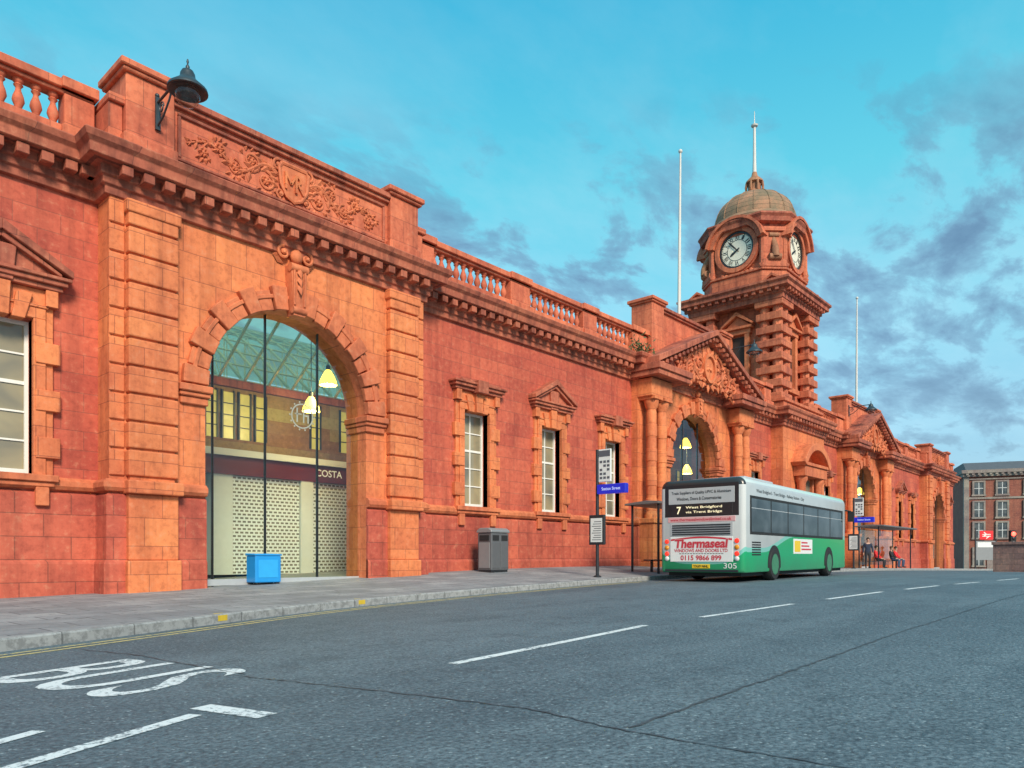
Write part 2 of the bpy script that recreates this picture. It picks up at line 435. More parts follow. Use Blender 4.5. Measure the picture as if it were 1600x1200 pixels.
mb.box(TW0,TW1,-.7,5,-1.5,8.8)
mb.build('tower_base',M['orange'],S)
# cornice with dentils
prof=[(0,8.45),(.10,8.47),(.10,8.62),(.16,8.66),(.16,8.78),(.22,8.82),(.22,8.98),(.52,9.02),(.54,9.2),(.62,9.28),(.66,9.40),(.6,9.44),(0,9.52)]
mb=MB(); mb.sweep(prof,full); mb.build('cornice',M['cor'],S,bevel=.01)
mb=MB()
for (a,b) in zip(full,full[1:]):
    if abs(a[1]-b[1])<.01:
        L=b[0]-a[0]; n=max(1,int(L/.42))
        for i in range(n):
            x=a[0]+(i+.5)*L/n; mb.box(x-.11,x+.11,a[1]-.46,a[1]-.2,8.80,9.0)
    elif a[0]<80 and abs(a[1]-b[1])>.5:
        y0,y1=sorted((a[1],b[1]))
        s=-1 if b[1]<a[1] else 1
        xx=a[0]+s*.33
        mb.box(xx-.13,xx+.13,y0+.12,y0+.34,8.80,9.0)
mb.build('dentil_course',M['cor'],S,bevel=.012)
# lower courses in pieces between openings
pieces=[]; cur=[(-12,0)]
for (xc,h,p) in PORT[:2]:
    cur+=[(xc-h,0),(xc-h,-p),(xc-OP,-p)]; pieces.append(cur); cur=[(xc+OP,-p),(xc+h,-p),(xc+h,0)]
cur+=[(TW0,0),(TW0,-.7),(TW1,-.7),(TW1,0)]
for (xc,h,p) in PORT[2:]:
    cur+=[(xc-h,0),(xc-h,-p),(xc-OP,-p)]; pieces.append(cur); cur=[(xc+OP,-p),(xc+h,-p),(xc+h,0)]
cur+=[(88.5,0),(88.5,14)]; pieces.append(cur)
for c in pieces:
    mb=MB(); mb.sweep([(0,-1.5),(.07,-1.5),(.07,2.25),(0,2.32)],c); mb.build('plinth',M['plinth'],S)
    mb=MB(); mb.sweep([(0,2.33),(.10,2.35),(.15,2.42),(.15,2.52),(.05,2.6),(0,2.6)],c); mb.build('string_course',M['trim'],S)
    mb=MB(); mb.sweep([(0,-1.4),(.13,-1.4),(.13,.85),(.075,.93),(0,.93)],c); mb.build('base_course',M['plinth'],S,bevel=.02)

def scroll(mb,c,r,turns,ang,dirn,th,ux=(1,0,0),uy=(0,0,1),nn=(0,-1,0),leaves=True,nl=6):
    c=Vector(c);ux=Vector(ux);uy=Vector(uy);nn=Vector(nn); pts=[];rad=[]
    n=int(18*turns)
    for i in range(n+1):
        t=i/n; a=ang+dirn*turns*2*PI*t; rr=r*(1-.85*t)
        pts.append(c+ux*rr*math.cos(a)+uy*rr*math.sin(a)+nn*.02); rad.append(th*(1-.4*t))
    mb.tube(pts,rad,6)
    mb.ball(c+nn*.04,th*1.6,sub=1)
    if leaves:
        for k in range(nl):
            a=ang+dirn*(k/nl)*2*PI*.85; rr=r*1.10*(1-.1*k/nl)
            q=c+ux*rr*math.cos(a)+uy*rr*math.sin(a)+nn*.02
            o=ux*math.cos(a+.6*dirn)+uy*math.sin(a+.6*dirn)
            mb.tube([q,q+o*th*2.2+nn*.06,q+o*th*3.6+nn*.02],[th*.7,th*1.15,th*.25],5)
def leaf(mb,p,d,L,w,nn=Vector((0,-1,0))):
    p=Vector(p);d=Vector(d).normalized(); s=d.cross(nn)
    P=[p-s*w*.3,p+d*L*.45-s*w,p+d*L,p+d*L*.45+s*w,p+s*w*.3]
    q=[x+nn*.015 for x in P]; m0=p+nn*.03; m1=p+d*L*.5+nn*.09
    V=[mb.bm.verts.new(x) for x in q]; a=mb.bm.verts.new(m0); b=mb.bm.verts.new(m1)
    for f in ((V[0],V[1],b,a),(V[1],V[2],b),(V[2],V[3],b),(V[3],V[4],a,b)): mb.bm.faces.new(f)
def frieze(xc,y,zc,half,hh,parent):
    # flowing foliage either side of a shield
    mb=MB()
    for s in (-1,1):
        pts=[];rad=[]; n=70
        f=lambda t:(xc+s*(.46+(half-.46)*t), zc+hh*.26*math.sin(t*PI*3.0+.5)*(1-.50*t))
        for i in range(n+1):
            t=i/n; x,z=f(t); pts.append((x,y-.03,z)); rad.append(.054*(1-.65*t))
        mb.tube(pts,rad,6)
        for i in range(17):
            t=(i+.6)/17.5; x,z=f(t); x2,z2=f(t+.01); d=Vector((x2-x,0,z2-z)).normalized(); up=Vector((-d.z,0,d.x))
            sg=1 if i%2 else -1
            L=(.27+.06*math.sin(i*1.7))*(1-.45*t)
            leaf(mb,(x,y,z),d*.8+up*sg*.9,L*random.uniform(.9,1.15),L*.30)
            leaf(mb,(x,y,z),d*1.1-up*sg*.5,L*.7,L*.22)
        for k,(t,sg,r) in enumerate(((.10,1,.25),(.27,-1,.24),(.46,1,.20),(.63,-1,.16),(.80,1,.12))):
            x,z=f(t); cz=zc+sg*hh*-.20*(1-.45*t)
            scroll(mb,(x+s*.06,y,cz),r,1.4,PI/2*-sg*-1,s*sg,.038*(1-.35*t),leaves=False)
            for q in range(6):
                a=q*PI*2/6; leaf(mb,(x+s*.06+.03*math.cos(a),y-.02,cz+.03*math.sin(a)),(math.cos(a),0,math.sin(a)),.10,.045)
            for q in range(4):
                a=q*.55-.5+(PI/2 if sg<0 else -PI/2); leaf(mb,(x+s*.06+r*math.cos(a),y,cz+r*math.sin(a)),(math.cos(a+.6*s),0,math.sin(a+.6*s)),.15,.05)
    g=1.15
    sh=[(-.30,.42),(.30,.42),(.36,.30),(.32,-.1),(.18,-.36),(0,-.46),(-.18,-.36),(-.32,-.1),(-.36,.30)]
    mb.prism([(xc+a*.9*g,zc+b*.95) for a,b in sh],'y',y-.10,y)
    sc=[(xc+a*.98*g,y-.10,zc+b*1.0) for a,b in sh]; mb.tube(sc+[sc[0]],.05,6)
    for s in (-1,1):
        scroll(mb,(xc+s*.43,y-.04,zc+.34),.14,1.3,PI/2,-s,.036,leaves=False); scroll(mb,(xc+s*.36,y-.04,zc-.34),.12,1.3,-PI/2,s,.03,leaves=False)
        for q in range(4): leaf(mb,(xc+s*.41,y,zc-.2+.15*q),(s,0,.3-.2*q),.26,.07)
    for q in range(5): leaf(mb,(xc,y,zc+.40),(math.sin((q-2)*.45),0,math.cos((q-2)*.45)),.17,.06)
    for v in mb.bm.verts: v.co.y=y+(v.co.y-y)*.75
    return mb.build('carved_relief',M['trim'],parent,smooth=40)
def carving(xc,y,zc,half,hh,parent,name='carved_relief'):
    mb=MB(); n=3
    for s in (-1,1):
        for k in range(n):
            dx=half*(.28+.27*k); r=hh*(.40-.10*k)
            up=1 if k%2==0 else -1
            zz=zc-hh*.18*k
            th=hh*.05
            scroll(mb,(xc+s*dx,y,zz+up*hh*.04),r,1.5,PI/2*up,-s*up,th,nl=6)
            mb.tube([(xc+s*(dx-r*1.1),y-.02,zz-up*hh*.28),(xc+s*dx,y-.03,zz-up*hh*.40),(xc+s*(dx+r*1.3),y-.02,zz-up*hh*.05)],[th*.6,th,th*.6],5)
            for q in range(8):
                a=q*PI/4; leaf(mb,(xc+s*dx+r*.9*math.cos(a),y,zz+r*.9*math.sin(a)),(math.cos(a+.5),0,math.sin(a+.5)),r*.75,r*.22)
    mb.ring((xc,y,zc),(1,0,0),(0,0,1),(0,-1,0),hh*.34,hh*.43,0,.16,e=.85,n=24)
    mb.ring((xc,y,zc),(1,0,0),(0,0,1),(0,-1,0),0,hh*.34,0,.06,e=.85,n=24)
    for q in range(12): leaf(mb,(xc+.4*hh*math.cos(q*PI/6),y,zc+.42*hh*math.sin(q*PI/6)),(math.cos(q*PI/6),0,math.sin(q*PI/6)),.30*hh,.09*hh)
    return mb.build(name,M['trim'],parent,smooth=40)
def keystone(xc,y,z0,z1,parent):
    mb=MB()
    mb.prism([(xc-.16,z0-.15),(xc+.16,z0-.15),(xc+.23,z1-.55),(xc-.23,z1-.55)],'y',y,y-.30)
    mb.tube([(xc-.24,y-.25,z1-.62),(xc+.24,y-.25,z1-.62)],.11,12); mb.tube([(xc-.19,y-.28,z0-.02),(xc+.19,y-.28,z0-.02)],.09,12)
    mb.ball((xc,y-.16,z1-.30),.17,(1,.7,1.1),2)
    for s in (-1,1):
        scroll(mb,(xc+s*.33,y-.10,z1-.26),.17,1.4,PI/2,-s,.045,leaves=False)
        for q in range(5): leaf(mb,(xc+s*.30,y-.02,z1-.5+.09*q),(s,0,.5-.3*q),.30,.08)
        mb.tube([(xc+s*.14,y-.31,z0+.1),(xc+s*.15,y-.32,z1-.7)],.03,6)
    for q in range(3): leaf(mb,(xc,y-.29,z1-.62-.2*q),(.0,-.3,-1),.3,.09)
    return mb.build('keystone',M['trim'],parent,smooth=40)
def portal(xc,h,p,kind):
    yg=-p+.35
    mb=MB()
    for s in (-1,1):
        a,b=sorted((xc+s*OP,xc+s*h)); mb.box(a,b,-p,.3,-1.5,8.6)
    zsp=4.85 if kind=='A' else 5.45; n=28
    P=[(xc-OP*math.cos(PI*i/n),zsp+OP*math.sin(PI*i/n)) for i in range(n+1)]
    for (a,b) in zip(P,P[1:]):
        for y in (-p,.3): mb.face([(a[0],y,a[1]),(b[0],y,b[1]),(b[0],y,8.6),(a[0],y,8.6)])
        mb.face([(a[0],-p,a[1]),(b[0],-p,b[1]),(b[0],.3,b[1]),(a[0],.3,a[1])])
    por=mb.build('portal',M['orange'],S)
    # archivolt
    mb=MB(); nv=19
    for i in range(nv):
        a0=180*i/nv; a1=180*(i+1)/nv
        big=i%2==0
        mb.ring((xc,0,zsp),(1,0,0),(0,0,1),(0,-1,0),OP-.02,OP+(.56 if big else .46),p-.05,p+(.16 if big else .09),a0+.45,a1-.45,3)
    mb.ring((xc,0,zsp),(1,0,0),(0,0,1),(0,-1,0),OP+.26,OP+.36,p-.05,p+.12,0,180,36)
    mb.build('archivolt',M['trim'],por,bevel=.015)
    keystone(xc,-p,zsp+OP,8.75 if kind=='A' else 8.95,por)
    for s in (-1,1):
        mb=MB(); a,b=sorted((xc+s*(OP-.07),xc+s*(OP+.62)))
        z=zsp-.02
        mb.box(a,b,-p-.14,.28,z-.26,z-.16); mb.box(a-.03,b+.03,-p-.2,.28,z-.16,z); mb.box(a+.03,b-.03,-p-.08,.28,z-.43,z-.26)
        mb.build('impost',M['trim'],por,bevel=.02)
    if kind=='A':
        for s in (-1,1):
            mb=MB(); a,b=sorted((xc+s*2.94,xc+s*3.98)); z=2.68
            mb.box(a-.04,b+.04,-p-.28,-p+.02,-1.4,.9); mb.box(a,b,-p-.21,-p+.02,.9,2.3)
            mb.box(a-.06,b+.06,-p-.36,-p+.02,2.30,2.58)
            mb.box(a+.05,b-.05,-p-.145,-p+.02,2.5,8.4)
            while z<8.0:
                mb.box(a,b,-p-.21,-p+.02,z,z+.54); z+=.585
            mb.box(a-.05,b+.05,-p-.25,-p+.02,8.2,8.46)
            mb.build('pilaster',M['orange'],por,bevel=.03,seg=2)
            mb=MB(); a,b=sorted((xc+s*4.0,xc+s*h)); z=2.68
            while z<8.2:
                mb.box(a,b,-p-.05,-p+.02,z,z+.54); z+=.585
            mb.build('corner_strip',M['orange'],por,bevel=.02)
    else:
        for s in (-1,1):
            mb=MB(); a,b=sorted((xc+s*3.38,xc+s*4.96))
            mb.box(a-.03,b+.03,-p-.82,-p+.02,-1.4,.8); mb.box(a,b,-p-.76,-p+.02,.8,2.4); mb.box(a-.06,b+.06,-p-.84,-p+.02,2.4,2.62)
            mb.build('pedestal',M['orange'],por,bevel=.03)
            for dx in (3.76,4.58):
                mb=MB(); pr=[(.30,2.62),(.30,2.75),(.25,2.85),(.22,2.95)]; z=2.95; k=0
                while z<7.0:
                    r=.215 if k%2 else .235
                    pr+=[(r,z),(r,min(z+.5,7.1))]; z+=.52; k+=1
                pr+=[(.20,7.12),(.20,7.2),(.28,7.35),(.31,7.5),(.31,7.6)]
                mb.lathe(pr,(xc+s*dx,-p-.42,0),16); mb.box(xc+s*dx-.34,xc+s*dx+.34,-p-.78,-p+.02,7.6,7.7)
                mb.build('column',M['orange'],por,smooth=35)
            mb=MB(); mb.box(a-.05,b+.05,-p-.72,-p+.02,7.7,8.46); mb.build('entablature',M['orange'],por,bevel=.03)
        y0=-p-1.18
        hw=5.2; zb=8.95; za=11.3
        mb=MB(); mb.prism([(xc-hw+.6,zb),(xc+hw-.6,zb),(xc,za-.45)],'y',-p-.66,-p+.4); mb.build('tympanum',M['attic'],por)
        mb=MB()
        for s in (-1,1):
            mb.prism([(xc+s*hw,zb+.05),(xc+s*hw,zb+.30),(xc,za+.17),(xc,za-.08)],'y',y0,-p+.5)
            mb.prism([(xc+s*(hw-.4),zb-.05),(xc+s*(hw-.4),zb+.16),(xc,za-.08),(xc,za-.32)],'y',y0+.28,-p+.45)
            for k in range(14):
                f=(k+.5)/14; xx=xc+s*(hw-.3)*(1-f); zz=zb+.02+(za-zb-.2)*f
                mb.box(xx-.10,xx+.10,y0+.1,y0+.36,zz-.10,zz+.08)
            mb.box(*sorted((xc+s*2.6,xc+s*(hw+.05))),y0,-p+.3,8.5,8.72); mb.box(*sorted((xc+s*2.55,xc+s*(hw+.12))),y0-.08,-p+.3,8.72,8.98)
        mb.build('pediment',M['cor'],por,bevel=.015)
        carving(xc,-p-.67,9.75,3.1,1.6,por)
    # attic
    zt=10.93 if kind=='A' else 11.9; ya=-p+.02 if kind=='A' else -.1; h2=3.95 if kind=='A' else 3.7
    mb=MB(); mb.box(xc-h2,xc+h2,ya,ya+.7,9.5,zt)
    for s in (-1,1):
        a,b=sorted((xc+s*(h2-.95),xc+s*(h2+.06)))
        mb.box(a,b,ya-.16,ya+.9,9.5,zt+.2); mb.box(a-.08,b+.08,ya-.24,ya+.98,zt+.2,zt+.28); mb.box(a-.14,b+.14,ya-.30,ya+1.04,zt+.28,zt+.42)
        mb.box(a-.06,b+.06,ya-.22,ya+.96,9.5,9.85)
        if kind=='A':
            a,b=sorted((xc+s*(h2+.07),xc+s*(h-.0))); mb.box(a,b,ya-.02,ya+.9,9.5,10.45); mb.box(a-.02,b+.08,ya-.1,ya+1,10.45,10.62)
    mb.build('attic',M['attic'],por,bevel=.02)
    mb=MB()
    mb.box(xc-h2+.95,xc+h2-.95,ya-.1,ya+.8,zt-.02,zt+.08); mb.box(xc-h2+.95,xc+h2-.95,ya-.18,ya+.88,zt+.08,zt+.22)
    mb.box(xc-h2+.95,xc+h2-.95,ya-.08,ya+.1,9.5,9.72)
    if kind=='A':
        w=2.88
        for (x0,x1,z0,z1) in ((-w,w,9.76,9.83),(-w,w,10.76,10.83),(-w,-w+.07,9.835,10.755),(w-.07,w,9.835,10.755)): mb.box(xc+x0,xc+x1,ya-.06,ya+.02,z0,z1)
    mb.build('attic_moulding',M['cor'],por,bevel=.015)
    if kind=='A':
        frieze(xc,ya,10.3,2.68,.90,por)
        mb=MB()
        # raised interlaced letters built from bars so that they have real thickness
        def bar(x0,z0,x1,z1,w,d):
            dv=Vector((x1-x0,z1-z0)).normalized(); n=Vector((-dv.y,dv.x))*w/2
            mb.prism([(xc+x0+n.x,10.30+z0+n.y),(xc+x1+n.x,10.30+z1+n.y),(xc+x1-n.x,10.30+z1-n.y),(xc+x0-n.x,10.30+z0-n.y)],'y',ya-.06,ya-.075-d)
        bar(-.25,-.20,-.25,.22,.055,.06); bar(-.25,.21,-.10,-.05,.05,.055); bar(-.10,-.05,.04,.21,.05,.055); bar(.04,.22,.04,-.22,.055,.06)
        mb.ring((xc+.07,ya-.06,10.41),(1,0,0),(0,0,1),(0,-1,0),.06,.115,0,.075,-90,90,10); bar(.04,.0,.08,.0,.05,.05); bar(.10,.0,.25,-.22,.055,.058)
        mb.build('monogram',M['orange'],por)
    # glazed screen
    mb=MB(); n=24
    pts=[(xc-OP+.02,-.5)]+[(xc-(OP-.02)*math.cos(PI*i/n),zsp+(OP-.02)*math.sin(PI*i/n)) for i in range(n+1)]+[(xc+OP-.02,-.5)]
    mb.face([(x,yg,z) for x,z in pts]); mb.build('glazing',M['glass'],por)
    for dx in (-1.9,-.55,.95):
        z1=zsp+math.sqrt(OP*OP-dx*dx)-.03
        mb=MB(); mb.box(xc+dx-.009,xc+dx+.009,yg-.02,yg+.08,-.3,z1); mb.build('glazing_bar',M['dark'],por)
    mb=MB(); mb.box(xc-OP,xc+OP,yg-.03,yg+.03,pz(xc,.2)-.05,pz(xc,.2)+.1); mb.build('glazing_rail',M['lgrey'],por)
    return por
PA=portal(A1,HA,.6,'A'); portal(B1,5.0,.3,'B'); portal(B2,5.0,.3,'B'); portal(A2,HA,.6,'A')
# emblem on the glass screen
mb=MB(); cx,cz=10.58,4.62; yy=-.26
mb.ring((cx,yy,cz),(1,0,0),(0,0,1),(0,-1,0),.29,.325,0,.006,n=28)
for k in range(14):
    a=2*PI*k/14; mb.ball((cx+.36*math.cos(a),yy-.005,cz+.36*math.sin(a)),.028,(1,.3,1),1)
for x0,x1,z0,z1 in ((-.17,-.13,-.17,.2),(-.22,-.02,.03,.06),(.02,.06,-.17,.2),(.065,.15,.0,.04),(.15,.19,-.17,.04)): mb.box(cx+x0,cx+x1,yy-.006,yy,cz+z0,cz+z1)
M['emb']=plain('etched_emblem',(.34,.36,.30),.5,0,.1)
mb.build('round_emblem',M['emb'],PA)

def window(xc,style):
    y=.22
    mb=MB(); w=HW
    mb.box(xc-w,xc-w+.07,y,y+.1,ZS,ZT); mb.box(xc+w-.07,xc+w,y,y+.1,ZS,ZT); mb.box(xc-w+.07,xc+w-.07,y,y+.1,ZT-.08,ZT); mb.box(xc-w+.07,xc+w-.07,y,y+.1,ZS,ZS+.12)
    mb.box(xc-.02,xc+.02,y+.02,y+.07,ZS+.12,ZT-.08)
    for k in range(1,5):
        z=ZS+.12+(ZT-ZS-.2)*k/5; t=.035 if k==3 else .018
        mb.box(xc-w+.07,xc-.02,y+.022,y+.068,z-t,z+t); mb.box(xc+.02,xc+w-.07,y+.022,y+.068,z-t,z+t)
    wi=mb.build('window',M['white'],S)
    mb=MB(); mb.box(xc-w+.05,xc+w-.05,y+.05,y+.06,ZS+.1,ZT-.06); mb.build('pane',M['winglass'],wi)
    zc=ZT+.62
    mb=MB()
    for s in (-1,1):
        a,b=sorted((xc+s*w,xc+s*(w+.22))); mb.box(a,b,-.12,.2,ZS,ZT+.02)
        a2,b2=sorted((xc+s*(w+.22),xc+s*(w+.36))); mb.box(a2,b2,-.075,.02,ZS,zc-.002)
        for k in range(3):
            z=ZS+.34+k*.95; a3,b3=sorted((xc+s*(w+.03),xc+s*(w+.47))); mb.box(a3,b3,-.15,.05,z,z+.42)
    # lintel and frieze rise to the hood
    mb.box(xc-w-.22,xc+w+.22,-.12,.2,ZT+.02,ZT+.24)
    mb.box(xc-w-.26,xc+w+.26,-.15,.02,ZT+.24,ZT+.30)
    mb.box(xc-w-.22,xc+w+.22,-.10,.02,ZT+.30,zc-.002)
    for s in (-1,1):
        a,b=sorted((xc+s*(w+.20),xc+s*(w+.42))); mb.box(a,b,-.20,.02,zc-.34,zc-.002)
    for dx,ww,t in ((0,.17,.62),(-.36,.14,.48),(.36,.14,.48)):
        mb.prism([(xc+dx*.85-ww*.8,ZT-.04),(xc+dx*.85+ww*.8,ZT-.04),(xc+dx*1.15+ww,ZT+t-.003),(xc+dx*1.15-ww,ZT+t-.003)],'y',-.18-(.05 if dx==0 else 0),.1)
    mb.build('surround',M['orange'],wi,bevel=.012)
    mb=MB(); mb.box(xc-w-.42,xc+w+.42,-.24,.22,ZS-.14,ZS); mb.box(xc-w-.36,xc+w+.36,-.18,0.02,ZS-.24,ZS-.14)
    for s in (-1,1): mb.box(xc+s*(w+.15)-.12,xc+s*(w+.15)+.12,-.165,.02,ZS-.62,ZS-.24)
    mb.build('sill',M['trim'],wi,bevel=.015)
    mb=MB()
    mb.box(xc-w-.50,xc+w+.50,-.22,.02,zc,zc+.1); mb.box(xc-w-.57,xc+w+.57,-.30,.02,zc+.1,zc+.2); mb.box(xc-w-.63,xc+w+.63,-.36,.02,zc+.2,zc+.27)
    if style=='tri':
        for s in (-1,1):
            mb.prism([(xc+s*(w+.65),zc+.28),(xc+s*(w+.65),zc+.42),(xc,zc+1.12),(xc,zc+.92)],'y',-.38,.02)
            mb.prism([(xc+s*(w+.46),zc+.27),(xc+s*(w+.46),zc+.34),(xc,zc+.93),(xc,zc+.8)],'y',-.30,.02)
        mb.prism([(xc-w-.46,zc+.26),(xc+w+.46,zc+.26),(xc,zc+.86)],'y',-.17,.02)
        mb.prism([(xc-.2,zc+.02),(xc+.2,zc+.02),(xc+.26,zc+.7),(xc-.26,zc+.7)],'y',-.26,.02)
        nm='pediment'
    else:
        mb.box(xc-.24,xc+.24,-.41,.02,zc-.05,zc+.36); mb.box(xc-w-.3,xc-.3,-.29,.02,zc+.27,zc+.34); mb.box(xc+.3,xc+w+.3,-.29,.02,zc+.27,zc+.34)
        nm='hood'
    mb.build(nm,M['cor'],wi,bevel=.012)
for c,st in WIN: window(c,st)
# entrance with segmental pediment in the tower base
xc=44.5; yb=-.7
mb=MB(); mb.box(xc-.8,xc+.8,yb-.02,yb+.02,0,5.6); dr=mb.build('doorway',M['winglass'],S)
mb=MB()
for s in (-1,1):
    mb.lathe([(.36,-.5),(.36,1),(.29,1.1),(.27,1.2),(.25,5.3),(.36,5.5),(.36,5.7)],(xc+s*1.35,yb-.3,0),12)
    mb.box(*sorted((xc+s*.8,xc+s*1.0)),yb-.2,yb+.02,-.5,5.7)
mb.box(xc-1.8,xc+1.8,yb-.7,yb,5.7,6.3)
mb.ring((xc,yb,5.1),(1,0,0),(0,0,1),(0,-1,0),2.2,2.6,-.02,.85,32,148,16)
mb.box(xc-2.0,xc+2.0,yb-.8,yb,6.3,6.48)
mb.build('door_surround',M['trim'],dr,bevel=.02,smooth=30)

# balustrades
BP=[(.075,0),(.11,.02),(.11,.06),(.06,.10),(.075,.16),(.115,.26),(.10,.34),(.055,.46),(.05,.52),(.09,.57),(.06,.60),(.10,.64),(.10,.70)]
mb=MB(); mb.lathe(BP,(0,0,0),10); bal=mb.build('baluster',M['attic'],smooth=50); BM=bal.data; bpy.data.objects.remove(bal)
def balustrade(bays,peds):
    x0=min(b[0] for b in bays+peds); x1=max(b[1] for b in bays+peds)
    mb=MB(); mb.box(x0,x1,-.12,.42,9.5,9.82); mb.box(x0,x1,-.02,.32,10.52,10.6); mb.box(x0,x1,-.1,.4,10.6,10.78)
    for a,b in peds:
        mb.box(a,b,-.06,.36,9.82,10.52)
        mb.box(a-.08,b+.08,-.2,.5,9.5,9.82); mb.box(a-.06,b+.06,-.16,.46,10.6,10.82)
    o=mb.build('balustrade',M['attic'],S,bevel=.015)
    for a,b in bays:
        n=round((b-a)/.31)
        for i in range(n):
            q=bpy.data.objects.new('baluster',BM); C.objects.link(q); q.parent=o; q.location=(a+(i+.5)*(b-a)/n,.15,9.82)
balustrade([(2.4,5.15)],[(5.15,5.72),(1.2,2.4)])
balustrade([(15.35,18.9),(19.9,23.1),(24.0,26.6)],[(14.46,15.35),(18.9,19.9),(23.1,24.0),(26.6,27.75)])
balustrade([(36.6,40.2)],[(35.4,36.6),(40.2,41.1)])
balustrade([(48.8,52.2)],[(47.9,48.8),(52.2,53.55)])
balustrade([(63.3,66.0),(66.9,69.6),(70.5,73.6)],[(61.3,63.3),(66.0,66.9),(69.6,70.5),(73.6,74.5)])
balustrade([(84.3,87.4)],[(83.4,84.3),(87.4,88.4)])
# hall behind the portals
HT=6.3
mb=MB(); mb.box(-2,24,5.0,5.4,-1.2,HT); mb.build('hall_wall',M['band'],S)
mb=MB(); mb.box(24,88,5.0,5.4,-1.2,10.4); mb.build('hall_wall',M['band'],S)
mb=MB(); mb.box(-2,24,4.85,5.4,HT,HT+.25); mb.build('hall_cornice',M['cor'],S,bevel=.02)
M['ceil']=plain('hall_ceiling',(.34,.28,.17),.8,0,.15,2)
mb=MB(); mb.box(24,88,.5,5.0,9.6,9.8); mb.build('hall_ceiling',M['ceil'],S)
M['lit']=plain('yellow_glow_strip',(.50,.44,.14),.3,var=.6,ns=2.5,emit=.30,ecol=(.95,.75,.16))  # glowing strips added on the hall wall, standing in for yellow reflections in the glazing
for xw in (10.7,11.25,11.8,12.35,14.4,15.6,31,34.5,37,39.5,58,63,66):
    w=.17
    mb=MB(); mb.box(xw-w,xw+w,4.97,5.02,4.7,6.15); stripe=mb.build('glow_strip',M['lit'],S)
    mb=MB()
    for z in (5.06,5.42,5.78): mb.box(xw-w,xw+w,4.945,4.968,z,z+.03)
    mb.box(xw-w-.05,xw-w,4.93,5.0,4.7,6.2); mb.box(xw+w,xw+w+.05,4.93,5.0,4.7,6.2); mb.build('glazing_bar',M['dark'],stripe)  # dark bars across and beside each added strip
mb=MB(); h0=HT+.3
arcp=lambda x,f,o=0:(x,5.2+7.8*f,h0+o+3.9*math.sin(f*PI/2))
for k in range(-2,30):
    x=k*.85
    mb.tube([arcp(x,f/8) for f in range(9)],.055,5)
    mb.tube([(x,.5,8.9),(x,2.8,8.3),(x,5.2,h0)],.05,5)
    if k%2==0:
        mb.tube([(x,5.2,h0),(x,13,h0+1.2)],.035,4)
        for f in (.2,.4,.6,.8,1): mb.tube([(x,5.2+7.8*f,h0+1.2*f),arcp(x,f)],.028,4)
        for f in (.2,.4,.6,.8): mb.tube([(x,5.2+7.8*f,h0+1.2*f),arcp(x,f+.2)],.025,4)
for f in (0,.12,.24,.36,.48,.6,.72,.86,1):
    a=arcp(-2,f,.04); mb.tube([a,(24,a[1],a[2])],.035,4)
mb.build('roof_truss',M['steel'],S)
mb=MB()
for i in range(8):
    a=arcp(0,i/8,.12); b=arcp(0,(i+1)/8,.12)
    mb.face([(-2,a[1],a[2]),(24,a[1],a[2]),(24,b[1],b[2]),(-2,b[1],b[2])])
mb.face([(-2,.5,9.0),(24,.5,9.0),(24,5.2,h0+.1),(-2,5.2,h0+.1)]); mb.build('roof_glazing',M['roofglass'],S)

# shop front in the hall
SH=thing('shop_front','closed shop with white perforated shutters under dark red fascia behind the nearest arch','shop front',(13,3.9,pz(13,3.9)))
bz=pz(13,3.9); M['fascia']=plain('dark_red_fascia',(.11,.010,.016),.4,var=.1)
def lb(mb,x0,x1,y0,y1,z0,z1): mb.box(x0-13,x1-13,y0-3.9,y1-3.9,z0-bz,z1-bz)
mb=MB(); lb(mb,8.6,18,3.9,4.3,3.50,4.00); lb(mb,8.6,18,3.84,4.3,3.44,3.50); mb.build('fascia',M['fascia'],SH)
M['shopw']=plain('shop_frame_paint',(.66,.68,.68),.5,var=.08)
mb=MB(); lb(mb,8.6,18,3.8,4.4,4.00,4.20); lb(mb,13.15,13.6,3.86,4.3,bz,3.44); lb(mb,10.2,10.85,3.9,4.3,bz,3.44); lb(mb,8.6,18,4.35,4.6,bz,4.0); mb.build('shop_frame',M['shopw'],SH)
text('shop_name','COSTA',(13.72-13,-.006,3.64-bz),(1,0,0),(0,0,1),1.02,.23,M['sign'],SH,bold=.015)
def perf():
    m,nt,b=newmat('perforated_shutter')
    p=N(nt,'ShaderNodeTexCoord').outputs['Object']; sp=N(nt,'ShaderNodeSeparateXYZ'); nt.links.new(p,sp.inputs[0])
    cb=N(nt,'ShaderNodeCombineXYZ'); nt.links.new(sp.outputs[0],cb.inputs[0]); nt.links.new(sp.outputs[2],cb.inputs[1])
    br=N(nt,'ShaderNodeTexBrick'); nt.links.new(cb.outputs[0],br.inputs['Vector'])
    for k,v in (('Scale',1),('Mortar Size',.028),('Mortar Smooth',.1),('Bias',0),('Brick Width',.16),('Row Height',.11)): br.inputs[k].default_value=v
    br.inputs['Color1'].default_value=(.12,.11,.09,1); br.inputs['Color2'].default_value=(.19,.17,.13,1); br.inputs['Mortar'].default_value=(.74,.78,.82,1)
    nt.links.new(br.outputs['Color'],b.inputs['Base Color']); b.inputs['Roughness'].default_value=.45; return m
M['perf']=perf()
for a,b in ((10.85,13.13),(13.62,17.9)):
    mb=MB(); lb(mb,a,b,3.95,4.0,bz,3.43); mb.build('shutter',M['perf'],SH)

